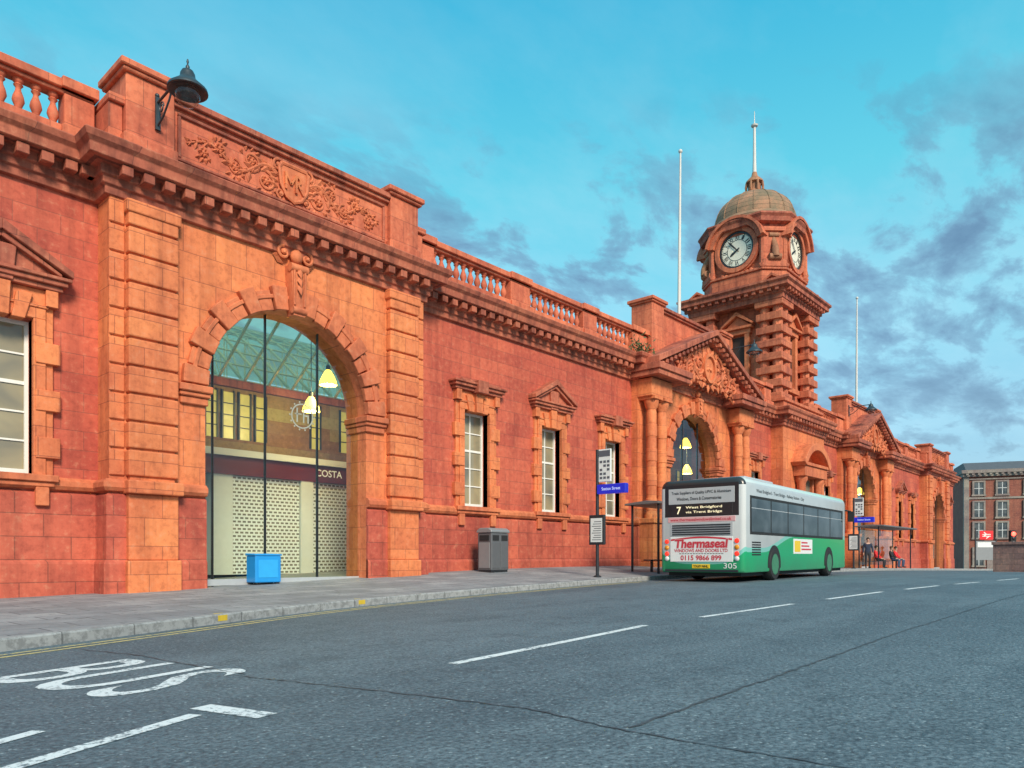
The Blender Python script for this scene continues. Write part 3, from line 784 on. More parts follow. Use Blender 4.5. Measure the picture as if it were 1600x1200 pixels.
# pendant lamps
M['glow']=plain('lit_lamp_shade',(.9,.8,.3),.4,var=.05,emit=3.2,ecol=(1,.68,.08))
def pendant(x,y,z,label,en=150,sc=1.0):
    t=thing('pendant_lamp',label,'lamp',(x,y,z),0,'lit pendant lamps in the hall'); t.scale=(sc,sc,sc)
    mb=MB(); mb.lathe([(.27,-.22),(.25,-.1),(.17,.08),(.10,.2),(.07,.24)],(0,0,0),16); mb.build('lamp_shade',M['glow'],t,smooth=40)
    mb=MB(); mb.tube([(0,0,.24),(0,0,2.2 if z<6 else 1.6)],.012,5); mb.lathe([(.07,.24),(.07,.36),(.03,.4)],(0,0,0),10); mb.build('cable',M['dark'],t)
    L=bpy.data.lights.new('lamp_light','POINT'); L.energy=en; L.color=(1,.80,.42); L.shadow_soft_size=.2
    lo=bpy.data.objects.new('lamp_light',L); C.objects.link(lo); lo.parent=t; lo.location=(0,0,-.35)
pendant(12.9,2.0,6.4,'upper lit yellow pendant lamp seen through the nearest arch',150)
pendant(12.7,2.6,5.65,'lower lit yellow pendant lamp seen through the nearest arch',150)
pendant(34.4,1.7,6.9,'lit yellow pendant lamp seen through the pedimented arch left of the tower',110,1.1)
pendant(34.9,1.9,5.6,'lower lit yellow pendant lamp seen through the pedimented arch left of the tower',110,1.05)
pendant(62.4,1.5,6.3,'lit yellow pendant lamp seen through the far arch right of the tower',110,1.2)

# ------------------------------------------------------------------ clock tower
TX,TY=44.6,2.45
T=thing('clock_tower','terracotta clock tower with ribbed dome and tall finial rising behind the station frontage','tower',(TX,TY,9.4))
def sq(h): return [(-h,h),(-h,-h),(h,-h),(h,h)]
Z0=9.4
def tb(mb,x0,x1,y0,y1,z0,z1): mb.box(x0,x1,y0,y1,z0-Z0,z1-Z0)
mb=MB(); tb(mb,-2.15,2.15,-2.15,2.15,8.6,17); mb.build('shaft',M['tower'],T)
for sx in (-1,1):
    for sy in (-1,1):
        mb=MB(); z=9.45; k=0; cx,cy=sx*2.1,sy*2.1
        tb(mb,cx-.85,cx+.85,cy-.85,cy+.85,9.0,10.1); z=10.1
        while z<15.3:
            tb(mb,cx-.78,cx+.78,cy-.78,cy+.78,z,z+.42)
            for ax in (-.38,.38):
                for ay in (-.38,.38):
                    mb.lathe([(.29,z+.42-Z0),(.29,z+.78-Z0)],(cx+ax,cy+ay,0),10)
            z+=.78
        tb(mb,cx-.84,cx+.84,cy-.84,cy+.84,z,15.95)
        mb.build('corner_pier',M['tower'],T,bevel=.02,smooth=35)
mb=MB(); mb.sweep([(0,9.3-Z0),(.1,9.3-Z0),(.1,9.9-Z0),(.2,9.95-Z0),(.2,10.1-Z0),(0,10.15-Z0)],sq(2.95),True); mb.build('base_moulding',M['tower'],T)
prof=[(0,15.9),(.08,15.9),(.08,16.15),(.18,16.2),(.18,16.4),(.5,16.48),(.5,16.68),(.62,16.78),(.62,16.9),(-.6,17.0),(-.6,15.9)]
mb=MB(); mb.sweep([(a,z-Z0) for a,z in prof],sq(2.9),True)
for a in range(-6,7):
    for s in (-1,1):
        tb(mb,a*.46-.1,a*.46+.1,*sorted((s*3.08,s*3.33)),16.28,16.47); tb(mb,*sorted((s*3.08,s*3.33)),a*.46-.1,a*.46+.1,16.28,16.47)
mb.build('tower_cornice',M['cor'],T)
def rotz(k): return Matrix.Rotation(k*PI/2,4,'Z')
def rot_mb(mb,k):
    bmesh.ops.transform(mb.bm,matrix=rotz(k),verts=mb.bm.verts); return mb
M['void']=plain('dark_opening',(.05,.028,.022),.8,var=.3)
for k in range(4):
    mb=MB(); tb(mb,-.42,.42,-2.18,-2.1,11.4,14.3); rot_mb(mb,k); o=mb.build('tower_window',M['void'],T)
    mb=MB()
    for s in (-1,1): tb(mb,*sorted((s*.42,s*.72)),-2.42,-2.1,11.1,14.4)
    tb(mb,-.8,.8,-2.45,-2.1,14.4,14.7); tb(mb,-.95,.95,-2.62,-2.1,14.7,14.85); tb(mb,-.85,.85,-2.5,-2.1,10.9,11.2)
    for s in (-1,1): mb.prism([(s*1.0,14.86-Z0),(s*1.0,15.0-Z0),(0,15.75-Z0),(0,15.5-Z0)],'y',-2.65,-2.1)
    mb.prism([(-.85,14.85-Z0),(.85,14.85-Z0),(0,15.5-Z0)],'y',-2.4,-2.1)
    rot_mb(mb,k); mb.build('window_surround',M['trim'],o,bevel=.015)
    for c in (-2.35,2.35):
        mb=MB()
        for s in (-1,1): mb.prism([(c+s*.62,16.9-Z0),(c+s*.62,17.02-Z0),(c,17.40-Z0),(c,17.24-Z0)],'y',-3.1,-2.5)
        mb.prism([(c-.52,16.9-Z0),(c+.52,16.9-Z0),(c,17.24-Z0)],'y',-2.95,-2.5)
        rot_mb(mb,k); mb.build('corner_pediment',M['tower'],T,bevel=.01)
# clock stage
mb=MB()
oc=[(-2.38,-1.45),(-1.45,-2.38),(1.45,-2.38),(2.38,-1.45),(2.38,1.45),(1.45,2.38),(-1.45,2.38),(-2.38,1.45)]
mb.prism(oc,'z',16.9-Z0,21.5-Z0)
mb.prism([(x*1.10,y*1.10) for x,y in oc],'z',16.95-Z0,17.9-Z0); mb.prism([(x*1.14,y*1.14) for x,y in oc],'z',17.9-Z0,18.05-Z0)
mb.build('clock_stage',M['tower'],T,bevel=.03)
mb=MB(); pth=[oc[i] for i in (7,0,1,2,3,4,5,6)]
mb.sweep([(0,20.35-Z0),(.14,20.35-Z0),(.18,20.62-Z0),(.48,20.70-Z0),(.52,20.95-Z0),(.62,21.10-Z0),(.6,21.2-Z0),(0,21.3-Z0)],pth,True)
mb.build('clock_cornice',M['cor'],T)
M['mossy']=stone('mossy_stone',(.46,.17,.09),(.29,.16,.09),(.2,.1,.06),.8,.45,.004,.5,.3,False)
for i,(sx,sy) in enumerate(((-1,-1),(1,-1),(1,1),(-1,1))):
    d=Vector((sx,sy,0)).normalized(); side=Vector((-d.y,d.x,0))
    mb=MB()
    Q=lambda r,w,z: tuple(d*r+side*w+Vector((0,0,z-Z0)))
    for z0,z1,r0,r1,w in ((18.05,20.45,2.3,2.98,.62),(20.15,20.4,2.3,3.1,.68),(18.05,18.5,2.3,3.12,.70)):
        v=[mb.bm.verts.new(Q(r,ww,z)) for r in (r0,r1) for ww in (-w,w) for z in (z0,z1)]
        for q in ((0,1,3,2),(4,6,7,5),(0,4,5,1),(2,3,7,6),(0,2,6,4),(1,5,7,3)): mb.bm.faces.new([v[j] for j in q])
    mb.build('corner_block',M['tower'],T,bevel=.02)
    mb=MB()
    mb.tube([Q(3.22-.32*t+.08*math.sin(t*PI*1.6),0,18.6+1.3*t) for t in [q/9 for q in range(10)]],[.22-.07*q/9 for q in range(10)],8)
    mb.tube([Q(3.12,-.36,18.6),Q(3.12,.36,18.6)],.2,12); mb.tube([Q(2.95,-.3,19.95),Q(2.95,.3,19.95)],.14,12)
    mb.build('scroll_console',M['mossy'],T,smooth=45)
M['dial']=plain('cream_clock_dial',(.78,.74,.60),.4,var=.06)
M['dialblack']=plain('clock_black',(.02,.02,.022),.4,var=.1)
NUM=['XII','I','II','III','IIII','V','VI','VII','VIII','IX','X','XI']
for k in range(4):
    rm=rotz(k).to_3x3()
    nn=rm@Vector((0,-1,0)); ux=rm@Vector((1,0,0)); uy=Vector((0,0,1)); c=nn*2.38+Vector((0,0,19.5-Z0))
    mb=MB(); mb.ring(c,ux,uy,nn,0,1.0,0,.12,n=40); ck=mb.build('clock',M['dial'],T)
    mb=MB(); mb.ring(c,ux,uy,nn,.98,1.10,0,.2,n=40); mb.ring(c,ux,uy,nn,.60,.63,.1,.127,n=40)
    for q in range(60):
        a=R_(q*6); d=ux*math.sin(a)+uy*math.cos(a); s=ux*math.cos(a)-uy*math.sin(a); t=.018 if q%5 else .03
        mb.face([c+nn*.124+d*.92-s*t,c+nn*.124+d*.92+s*t,c+nn*.124+d*.985+s*t,c+nn*.124+d*.985-s*t])
    mb.build('clock_rim',M['dialblack'],ck)
    mb=MB()
    for q in range(12):
        a=R_(q*30); d=ux*math.sin(a)+uy*math.cos(a); s=ux*math.cos(a)-uy*math.sin(a); w=.09+.06*min(len(NUM[q]),3)
        text_into(mb,NUM[q],c+nn*.126+d*.645-s*w/2,s,d,w,.25,bold=.02)
    mb.build('numerals',M['dialblack'],ck)
    for ang,L,w in ((R_(237),.55,.06),(R_(318),.88,.045)):
        mb=MB(); d=ux*math.sin(ang)+uy*math.cos(ang); s=ux*math.cos(ang)-uy*math.sin(ang); b0=c+nn*(.15 if L<.6 else .17)
        P=[b0-d*.18-s*w*.6,b0-d*.18+s*w*.6,b0+d*L*.7+s*w*1.3,b0+d*L,b0+d*L*.7-s*w*1.3]
        mb.face(P); mb.build('clock_hand',M['dialblack'],ck)
    mb=MB(); mb.ring(c,ux,uy,nn,1.10,1.36,-.05,.3,n=40); mb.ring(c,ux,uy,nn,1.42,1.72,-1.5,.5,12,168,24); mb.ring(c,ux,uy,nn,1.36,1.44,-.05,.18,0,360,40)
    mb.ring(c,ux,uy,nn,1.72,1.88,-1.5,.66,12,168,24)
    for s in (-1,1):
        b=c+ux*s*1.58
        mb.tube([b+nn*.15+uy*-1.35,b+nn*.15+uy*.35],.17,8); mb.ball(b+nn*.2+uy*.42,.22,sub=1); mb.ball(b+nn*.2+uy*-1.35,.22,sub=1)
    for q in range(8):
        mb.ball(c+nn*.2+ux*(-.9+.26*q)-uy*(1.42+.12*math.sin(q*PI/7)),.13,sub=1)
    mb.build('clock_surround',M['tower'],ck,smooth=35)
def domemat():
    m,nt,b=newmat('mossy_dome')
    p=N(nt,'ShaderNodeTexCoord').outputs['Object']; sp=N(nt,'ShaderNodeSeparateXYZ'); nt.links.new(p,sp.inputs[0])
    j=math_(nt,'FRACT',math_(nt,'MULTIPLY',sp.outputs[2],3.4)); jm=ramp(nt,j,[(0,1),(.14,0)])
    c=mixc(nt,ramp(nt,noise(nt,p,1.1,5,.6),[(.35,0),(.65,1)]),(.19,.14,.085),(.42,.21,.12))
    c=mixc(nt,jm,c,(.09,.065,.045)); c=mixc(nt,ramp(nt,noise(nt,p,9,5),[(.5,0),(.7,.6)]),c,(.13,.12,.065))
    nt.links.new(c,b.inputs['Base Color']); b.inputs['Roughness'].default_value=.8
    bump(nt,b,math_(nt,'ADD',math_(nt,'MULTIPLY',jm,-1),noise(nt,p,20,3)),.4,.03); return m
M['dome']=domemat()
DH=2.0
mb=MB(); pr=[(2.7,21.1-Z0),(2.72,21.5-Z0),(2.58,21.6-Z0),(2.5,21.75-Z0)]
for i in range(13):
    a=PI/2*i/12; pr.append((2.46*math.cos(a)**.95 if i<12 else .35,21.75-Z0+DH*math.sin(a)))
pr=[p for p in pr if p[0]>=.35]+[(.35,21.78+DH-Z0)]
mb.lathe(pr,(0,0,0),48); dm=mb.build('dome',M['dome'],T,smooth=40)
for q in range(16):
    mb=MB(); a=2*PI*q/16
    mb.tube([((2.47*math.cos(PI/2*i/10)**.95)*math.cos(a),(2.47*math.cos(PI/2*i/10)**.95)*math.sin(a),21.75-Z0+DH*math.sin(PI/2*i/10)) for i in range(10)],.035,5)
    mb.build('dome_rib',M['dome'],dm)
zb=21.6+DH
mb=MB(); mb.lathe([(.85,zb-Z0-.1),(.85,zb+.1-Z0),(.62,zb+.16-Z0),(.50,zb+.28-Z0),(.40,zb+.42-Z0),(.40,zb+.8-Z0),(.56,zb+.86-Z0),(.52,zb+.98-Z0),(.36,zb+1.14-Z0),(.2,zb+1.3-Z0),(.14,zb+1.55-Z0)],(0,0,0),20)
for q in range(8):
    a=2*PI*q/8; mb.tube([(.5*math.cos(a),.5*math.sin(a),zb+.28-Z0),(.56*math.cos(a),.56*math.sin(a),zb+.55-Z0),(.5*math.cos(a),.5*math.sin(a),zb+.88-Z0)],.07,6)
mb.build('lantern',M['mossy'],T,smooth=40)
mb=MB(); mb.lathe([(.13,zb+1.5-Z0),(.10,26-Z0),(.08,28.0-Z0),(.2,28.05-Z0),(.22,28.13-Z0),(.08,28.2-Z0),(.03,28.3-Z0),(.02,29.0-Z0)],(0,0,0),10); mb.build('finial',M['pole'],T,smooth=40)

# ------------------------------------------------------------------ flagpoles
fp=thing('flagpole','tall pale flagpole on the attic above the pedimented portal left of the clock tower','flagpole',(31.2,.3,12.05),0,'flagpoles on the roof')
mb=MB(); mb.tube([(0,0,0),(.05,0,4),(.13,0,8.1)],[.09,.07,.045],8); mb.build('mast',M['pole'],fp,smooth=60)
mb=MB(); mb.ball((.13,0,8.18),.1); mb.build('truck_ball',M['pole'],fp,smooth=60)
mb=MB(); mb.lathe([(.2,0),(.2,.12),(.12,.16),(.12,.4)],(0,0,0),10); mb.build('pole_socket',M['dark'],fp)
f2=copy_tree(fp); f2.location=(57.6,.3,12.05); f2['label']='pale flagpole on the roof to the right of the clock tower'
# ------------------------------------------------------------------ wall lanterns
M['lampglass']=clear('lantern_glass',(.88,.91,.90))
M['lampdark']=plain('dark_teal_iron',(.045,.06,.07),.45,.4,.25,12)
def wall_lamp(loc,label):
    t=thing('wall_lantern',label,'lamp',loc,0,'lanterns on curved wall brackets')
    mb=MB(); mb.box(-.05,.05,-.05,0,-.30,.40); mb.tube([(0,0,.28),(0,-.6,.33),(0,-1.4,.33)],.028,8); mb.tube([(0,0,-.22),(0,-.3,-.12),(0,-.6,.12),(0,-.75,.32)],.022,8)
    pts=[(0,-.22-.11*math.cos(a)*(1-a/14),.11+.12*math.sin(a)*(1-a/14)) for a in [i*.45 for i in range(20)]]; mb.tube(pts,.016,6)
    mb.ball((0,-.0,.45),.05); mb.build('bracket',M['lampdark'],t,smooth=50)
    mb=MB(); mb.lathe([(.012,.58),(.025,.53),(.012,.48),(.04,.43),(.035,.38),(.11,.34),(.14,.28),(.15,.20),(.20,.14),(.29,.06),(.38,-.02),(.39,-.07),(.36,-.08),(.22,.02),(.0,.12)],(0,-1.45,0),24); mb.build('hood',M['lampdark'],t,smooth=40)
    mb=MB(); mb.lathe([(.24,-.06),(.245,-.16),(.20,-.28),(.11,-.36),(.0,-.38)],(0,-1.45,0),18); mb.build('glass_bowl',M['lampglass'],t,smooth=60)
    return t
wl=wall_lamp((6.72,-.75,10.45),'dark iron lantern on a curved bracket at the left pier of the nearest portal attic')
w2=copy_tree(wl); w2.location=(35.0,-.27,11.15); w2['label']='dark iron lantern bracketed from the portal attic just left of the clock tower'
w3=copy_tree(wl); w3.location=(54.0,-.27,11.15); w3['label']='small distant dark lantern on the attic pier right of the clock tower'
# weed growing from the cornice
M['weed']=plain('weed_leaf',(.08,.11,.04),.7,0,.4,6)
wd=thing('weed_plant','small leafy weed growing from the cornice beside the pedimented portal attic','plant',(26.5,-.45,9.45))
mb=MB()
for i in range(120):
    d=Vector((random.gauss(0,.4),random.gauss(-.1,.2),abs(random.gauss(.3,.22)))); p=d*random.uniform(.4,1.1)
    q=Vector((random.uniform(-1,1),random.uniform(-1,1),random.uniform(-.5,1))).normalized()*.09; r=q.cross(Vector((random.random(),random.random(),random.random()))).normalized()*.035
    mb.face([p-q,p+r,p+q,p-r])
mb.build('foliage',M['weed'],wd)
mb=MB()
for i in range(7): mb.tube([(0,0,0),(random.uniform(-.2,.2),random.uniform(-.1,.1),.25),(random.uniform(-.4,.4),random.uniform(-.2,.1),.6)],.012,4)
mb.build('stems',M['weed'],wd)

# ------------------------------------------------------------------ street furniture
def gl(x,y): return (x,y,pz(x,y))
t=thing('litter_bin','tall dark grey double litter bin standing against the wall under the first window','litter bin',gl(17.0,-1.0))
M['bin']=plain('bin_grey',(.12,.125,.135),.5,.2,.12,8); M['binl']=plain('bin_light',(.25,.26,.27),.45,.2,.1,8)
mb=MB(); mb.box(-.4,.4,-.3,.3,.05,1.22); mb.build('body',M['bin'],t,bevel=.03,seg=2)
mb=MB(); mb.prism([(-.33,1.225),(.33,1.225),(.33,1.3),(.2,1.38),(-.2,1.38),(-.33,1.3)],'x',-.43,.43); mb.build('lid',M['binl'],t,bevel=.02)
mb=MB(); mb.box(-.38,.38,-.27,.27,0,.06); mb.build('base',M['dark'],t)
for s in (-1,1):
    mb=MB(); mb.box(s*.2-.165,s*.2+.165,-.315,-.298,.12,.92); mb.build('door',M['bin'],t,bevel=.008)
    mb=MB(); mb.box(s*.2-.14,s*.2+.14,-.312,-.298,.98,1.15); mb.build('slot',M['black'],t)
mb=MB(); mb.box(-.415,-.398,-.2,.2,.98,1.15); mb.build('slot',M['black'],t)
mb=MB(); mb.box(-.414,-.398,-.24,.24,.12,.92); mb.build('side_panel',M['binl'],t,bevel=.008)

t=thing('newspaper_box','bright blue square box on the ground in front of the nearest glazed arch','box',gl(9.36,-.50)); t.scale=(.95,.9,.98)
M['blue']=plain('bright_blue_plastic',(.015,.27,.66),.4,0,.08,5); M['blue2']=plain('pale_blue_label',(.03,.36,.75),.4,0,.12,5)
mb=MB(); mb.box(-.36,.36,-.24,.24,.04,.70); mb.build('body',M['blue'],t,bevel=.025,seg=2)
mb=MB(); mb.prism([(-.26,.70),(.26,.70),(.26,.76),(-.26,.74)],'x',-.38,.38); mb.build('lid',M['blue'],t,bevel=.012)
mb=MB(); mb.box(-.27,.27,-.248,-.238,.16,.6); mb.build('front_panel',M['blue2'],t,bevel=.004)
for a in (-.28,.28):
    for b in (-.16,.16):
        mb=MB(); mb.box(a-.05,a+.05,b-.05,b+.05,0,.05); mb.build('foot',M['black'],t)

M['ledblue']=plain('blue_display',(.01,.015,.25),.3,0,.2,6,emit=.35,ecol=(.02,.04,.9)); M['ledtxt']=plain('display_letters',(.6,.7,1),.4,emit=.5,ecol=(.6,.7,1))
M['paper']=plain('timetable_paper',(.72,.74,.72),.5,0,.06,10); M['ink']=plain('printed_ink',(.10,.11,.13),.6,0,.1)
def bus_stop(loc,label):
    t=thing('bus_stop_sign',label,'bus stop sign',loc,0,'bus stop poles')
    mb=MB(); mb.tube([(0,0,0),(0,0,3.85)],.05,10); mb.lathe([(.12,0),(.12,.03),(.07,.06)],(0,0,0),12); mb.build('pole',M['dark'],t,smooth=50)
    mb=MB(); mb.box(-.03,.03,-.50,-.06,2.86,3.84); fl=mb.build('flag_panel',M['paper'],t,bevel=.01)
    mb=MB(); mb.box(-.036,-.031,-.48,-.08,3.62,3.80); mb.build('header_band',M['ink'],fl)
    mb=MB()
    for k in range(5):
        for q in range(3):
            if (k*3+q)%4!=3: mb.box(-.035,-.031,-.46+.13*q,-.37+.13*q,2.95+.12*k,3.02+.12*k)
    mb.build('route_marks',M['ink'],fl)
    mb=MB(); mb.box(-.09,.09,-1.05,-.04,2.50,2.78); d=mb.build('display',M['ledblue'],t,bevel=.015)
    mb=MB(); text_into(mb,'Station Street',(-.094,-.22,2.60),(0,-1,0),(0,0,1),.66,.09)
    mb.build('display_letters',M['ledtxt'],d)
    mb=MB(); mb.box(-.05,.05,-.28,.28,.98,1.88); cs=mb.build('timetable_case',M['dark'],t,bevel=.015)
    mb=MB(); mb.box(-.056,-.051,-.21,.21,1.06,1.78); mb.build('timetable',M['paper'],cs)
    mb=MB()
    for k in range(9): mb.box(-.060,-.0565,-.18,.16-.04*(k%3),1.12+.068*k,1.14+.068*k)
    mb.build('print_lines',M['ink'],cs)
    return t
bs=bus_stop(gl(18.3,-4.1),'dark bus stop pole with white flag panel and blue display nearest the camera')
b2=copy_tree(bs); b2.location=gl(42.3,-4.15); b2['label']='distant bus stop pole with blue display beyond the bus'

M['shroof']=plain('shelter_roof',(.16,.15,.15),.5,.2,.15,5)
def shelter(x,y,L,label,front=-.35):
    t=thing('bus_shelter',label,'bus shelter',gl(x,y),0,None)
    z0=pz(x,y); dz=lambda xx:pz(x+xx,y+.5)-z0
    for xx in (.1,L-.1):
        for yy in (.25,1.3):
            mb=MB(); mb.box(xx-.03,xx+.03,yy-.03,yy+.03,dz(xx)-.05,2.42); mb.build('post',M['dark'],t)
    mb=MB(); mb.prism([(front,2.42),(1.5,2.40),(1.5,2.46),(.6,2.54),(front,2.50)],'x',-.1,L+.1); mb.build('roof',M['shroof'],t,bevel=.01)
    n=max(2,int(L/1.6))
    for i in range(n):
        a=.14+(L-.28)*i/n; b=.14+(L-.28)*(i+1)/n-.04
        mb=MB(); mb.box(a,b,1.29,1.305,dz(a)+.2,2.3); mb.build('glass_panel',M['shglass'],t)
    mb=MB(); mb.box(.095,.105,.3,1.25,.25,2.3); mb.build('glass_panel',M['shglass'],t)
    mb=MB(); mb.box(.5,L-.4,.78,1.1,.42+dz(L/2),.47+dz(L/2)); be=mb.build('bench',M['dark'],t,bevel=.01)
    for xx in (.8,L-.7):
        mb=MB(); mb.box(xx-.03,xx+.03,.9,.98,dz(xx)-.05,.43+dz(L/2)); mb.build('leg',M['dark'],be)
    return t
shelter(22.1,-4.15,2.6,'dark framed glass bus shelter partly hidden behind the bus',.15)
shelter(45.5,-4.75,7.2,'distant bus shelter with flat dark roof where people sit waiting',-.1)

# ------------------------------------------------------------------ bus
BX,BY=20.1,-6.58
B=thing('city_bus','green and silver single deck bus stopped at the kerb, seen from behind','bus',(BX,BY,R(21.5)),R_(3.5))
BR=math.atan2(R(29)-R(21),8); B.rotation_euler[1]=-BR; B.scale=(1.04,1.04,1.04)
HWB=1.28
BL=10.7
def buspaint():
    m,nt,b=newmat('bus_paint')
    p=N(nt,'ShaderNodeTexCoord').outputs['Object']; sp=N(nt,'ShaderNodeSeparateXYZ'); nt.links.new(p,sp.inputs[0])
    X,Y,Z=sp.outputs
    mr=N(nt,'ShaderNodeMapRange',interpolation_type='SMOOTHSTEP'); nt.links.new(X,mr.inputs[0]); 
    for i,v in zip((1,2,3,4),(1.4,4.4,.36,.86)): mr.inputs[i].default_value=v
    # green climbs toward the corners of the rear and runs along the lower side
    yy=math_(nt,'POWER',math_(nt,'MULTIPLY',math_(nt,'ABSOLUTE',Y),1/HWB),4.0)
    fall=N(nt,'ShaderNodeMapRange',interpolation_type='SMOOTHSTEP'); nt.links.new(X,fall.inputs[0])
    for i,v in zip((1,2,3,4),(.0,.25,0.0,1.0)): fall.inputs[i].default_value=v
    rearthr=math_(nt,'ADD',.50,math_(nt,'MULTIPLY',yy,.38))
    sidethr=math_(nt,'ADD',.48,mr.outputs[0])
    f=fall.outputs[0]
    thr=math_(nt,'ADD',math_(nt,'MULTIPLY',sidethr,f),math_(nt,'MULTIPLY',rearthr,math_(nt,'SUBTRACT',1.0,f)))
    def below(thr): return math_(nt,'LESS_THAN',Z,thr)
    g=below(thr); t=below(math_(nt,'ADD',thr,.13))
    top=math_(nt,'GREATER_THAN',Z,2.72); 
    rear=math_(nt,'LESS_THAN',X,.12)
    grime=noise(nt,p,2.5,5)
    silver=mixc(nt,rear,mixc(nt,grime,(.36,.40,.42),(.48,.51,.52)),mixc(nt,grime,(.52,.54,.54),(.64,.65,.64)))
    c=mixc(nt,t,silver,(.20,.52,.46))
    gc=N(nt,'ShaderNodeMapRange'); nt.links.new(X,gc.inputs[0]); gc.inputs[1].default_value=5; gc.inputs[2].default_value=11
    c=mixc(nt,g,c,mixc(nt,gc.outputs[0],(.012,.36,.15),(.03,.46,.16)))
    c=mixc(nt,math_(nt,'MULTIPLY',top,rear),c,(.02,.022,.025))
    rf=N(nt,'ShaderNodeMapRange'); nt.links.new(X,rf.inputs[0]); rf.inputs[1].default_value=3; rf.inputs[2].default_value=9
    c=mixc(nt,math_(nt,'GREATER_THAN',Z,2.80),c,mixc(nt,rear,mixc(nt,rf.outputs[0],(.54,.60,.58),(.38,.64,.50)),(.03,.03,.03)))
    low=ramp(nt,math_(nt,'MULTIPLY',Z,1.0),[(.25,.6),(.8,0)])
    c=mixc(nt,math_(nt,'MULTIPLY',low,grime),c,(.08,.075,.065))
    nt.links.new(c,b.inputs['Base Color']); b.inputs['Roughness'].default_value=.30
    b.inputs['Coat Weight'].default_value=.3; b.inputs['Coat Roughness'].default_value=.15
    return m
M['bus']=buspaint()
M['hub']=plain('green_hub',(.05,.20,.11),.5,.1,.3,10)
def sec(ins):
    pts=[]
    def arc(cy,cz,r,a0,a1,n):
        for i in range(n+1):
            a=R_(a0+(a1-a0)*i/n); pts.append((cy+r*math.cos(a),cz+r*math.sin(a)))
    w=HWB-ins; zt=2.95-ins; zb=.26+ins*.3
    arc(w-.24,zt-.24,.24,0,90,6); arc(-w+.24,zt-.24,.24,90,180,6)
    arc(-w+.06,zb+.06,.06,180,270,2); arc(w-.06,zb+.06,.06,270,360,2)
    return pts
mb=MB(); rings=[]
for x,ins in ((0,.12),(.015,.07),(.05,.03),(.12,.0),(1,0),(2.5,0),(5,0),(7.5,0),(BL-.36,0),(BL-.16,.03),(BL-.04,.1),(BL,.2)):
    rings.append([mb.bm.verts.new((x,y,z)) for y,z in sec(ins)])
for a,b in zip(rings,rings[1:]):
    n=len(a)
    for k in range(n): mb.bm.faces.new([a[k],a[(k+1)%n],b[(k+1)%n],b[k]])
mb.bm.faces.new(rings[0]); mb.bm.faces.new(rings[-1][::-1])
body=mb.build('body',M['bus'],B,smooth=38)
mb=MB(); mb.box(.2,BL-.2,-1.1,1.1,.16,.30); mb.build('underframe',M['black'],B)
for pb in ((1.2,3.6,-.85,.85,2.94,3.08),(5.5,7.2,-.7,.7,2.94,3.05)):
    mb=MB(); mb.box(*pb); mb.build('roof_pod',M['lgrey'],B,bevel=.05,seg=2)
for x in (2.4,8.2):
    for s in (-1,1):
        mb=MB(); Mx=Matrix.Rotation(PI/2,3,'X')
        mb.lathe([(.3,-.16),(.44,-.16),(.485,-.1),(.485,.1),(.44,.16),(.3,.16)],(x,s*(HWB-.13),.485),28,Mx); w=mb.build('wheel',M['black'],B,smooth=40)
        mb=MB(); mb.lathe([(.02,.10),(.1,.12),(.12,.05),(.22,.03),(.27,.12),(.3,.163),(.32,.163)] if s<0 else [(.02,-.10),(.1,-.12),(.12,-.05),(.22,-.03),(.27,-.12),(.3,-.163),(.32,-.163)],(x,s*(HWB-.13),.485),20,Mx); mb.build('rim',M['hub'],w,smooth=40)
        mb=MB(); mb.ring((x,s*HWB,.485),(1,0,0),(0,0,1),(0,s,0),.0,.57,-.02,.006,-12,192,24)
        mb.build('wheel_arch',M['black'],B)
for s in (-1,1):
    mb=MB(); mb.box(.4,BL-.6,*sorted((s*(HWB-.02),s*(HWB+.005))),1.34,2.44); band=mb.build('window_band',M['black'],B,bevel=.004)
    for x0,x1 in ((.5,2.05),(2.13,3.6),(3.68,5.2),(5.28,6.8),(6.88,8.3),(8.38,10.0)):
        mb=MB(); mb.box(x0,x1,*sorted((s*(HWB-.01),s*(HWB+.012))),1.42,2.36); wn=mb.build('window',M['busglass'],B)
        mb=MB(); mb.box(x0,x1,*sorted((s*(HWB+.002),s*(HWB+.018))),2.08,2.10); mb.build('window_rail',M['lgrey'],wn)
M['adwhite']=plain('advert_white',(.72,.73,.72),.4,0,.06,4); M['adgrey']=plain('advert_grey',(.42,.43,.44),.45,0,.1,4)
M['adpink']=plain('advert_pink',(.66,.36,.36),.4,0,.08,4)
M['adred']=plain('advert_red',(.55,.03,.05),.45,0,.06); M['adblack']=plain('advert_black',(.02,.02,.022),.3,0,.1)
M['plate']=plain('yellow_plate',(.75,.50,.02),.4,0,.04); M['led']=plain('lit_destination',(.80,.72,.5),.4,0,.05,emit=.6,ecol=(1,.82,.45))
M['lred']=plain('red_lens',(.55,.02,.015),.2,0,.1,emit=.8,ecol=(1,.05,.02)); M['lamb']=plain('amber_lens',(.7,.28,.02),.2,0,.1); M['lwht']=plain('clear_lens',(.7,.7,.7),.15,0,.05)
UX,UZ=(0,-1,0),(0,0,1)
def rpanel(name,y0,y1,z0,z1,mat,t=.012,parent=B,bv=.006):
    mb=MB(); mb.box(-t,.01,y0,y1,z0,z1); return mb.build(name,mat,parent,bevel=bv)
rpanel('rear_glass',-1.12,1.12,1.87,2.80,M['adblack'],.006)
up=rpanel('rear_advert',-1.0,1.0,2.24,2.69,M['adgrey'])
text('advert_lettering','Trade Suppliers of Quality UPVC & Aluminium',(-.017,.90,2.50),UX,UZ,1.80,.11,M['adblack'],up,bold=.012)
text('advert_lettering','Windows, Doors & Conservatories',(-.017,.74,2.33),UX,UZ,1.36,.11,M['adblack'],up,bold=.012)
ds=rpanel('destination_display',-.94,.94,1.90,2.22,M['adblack'])
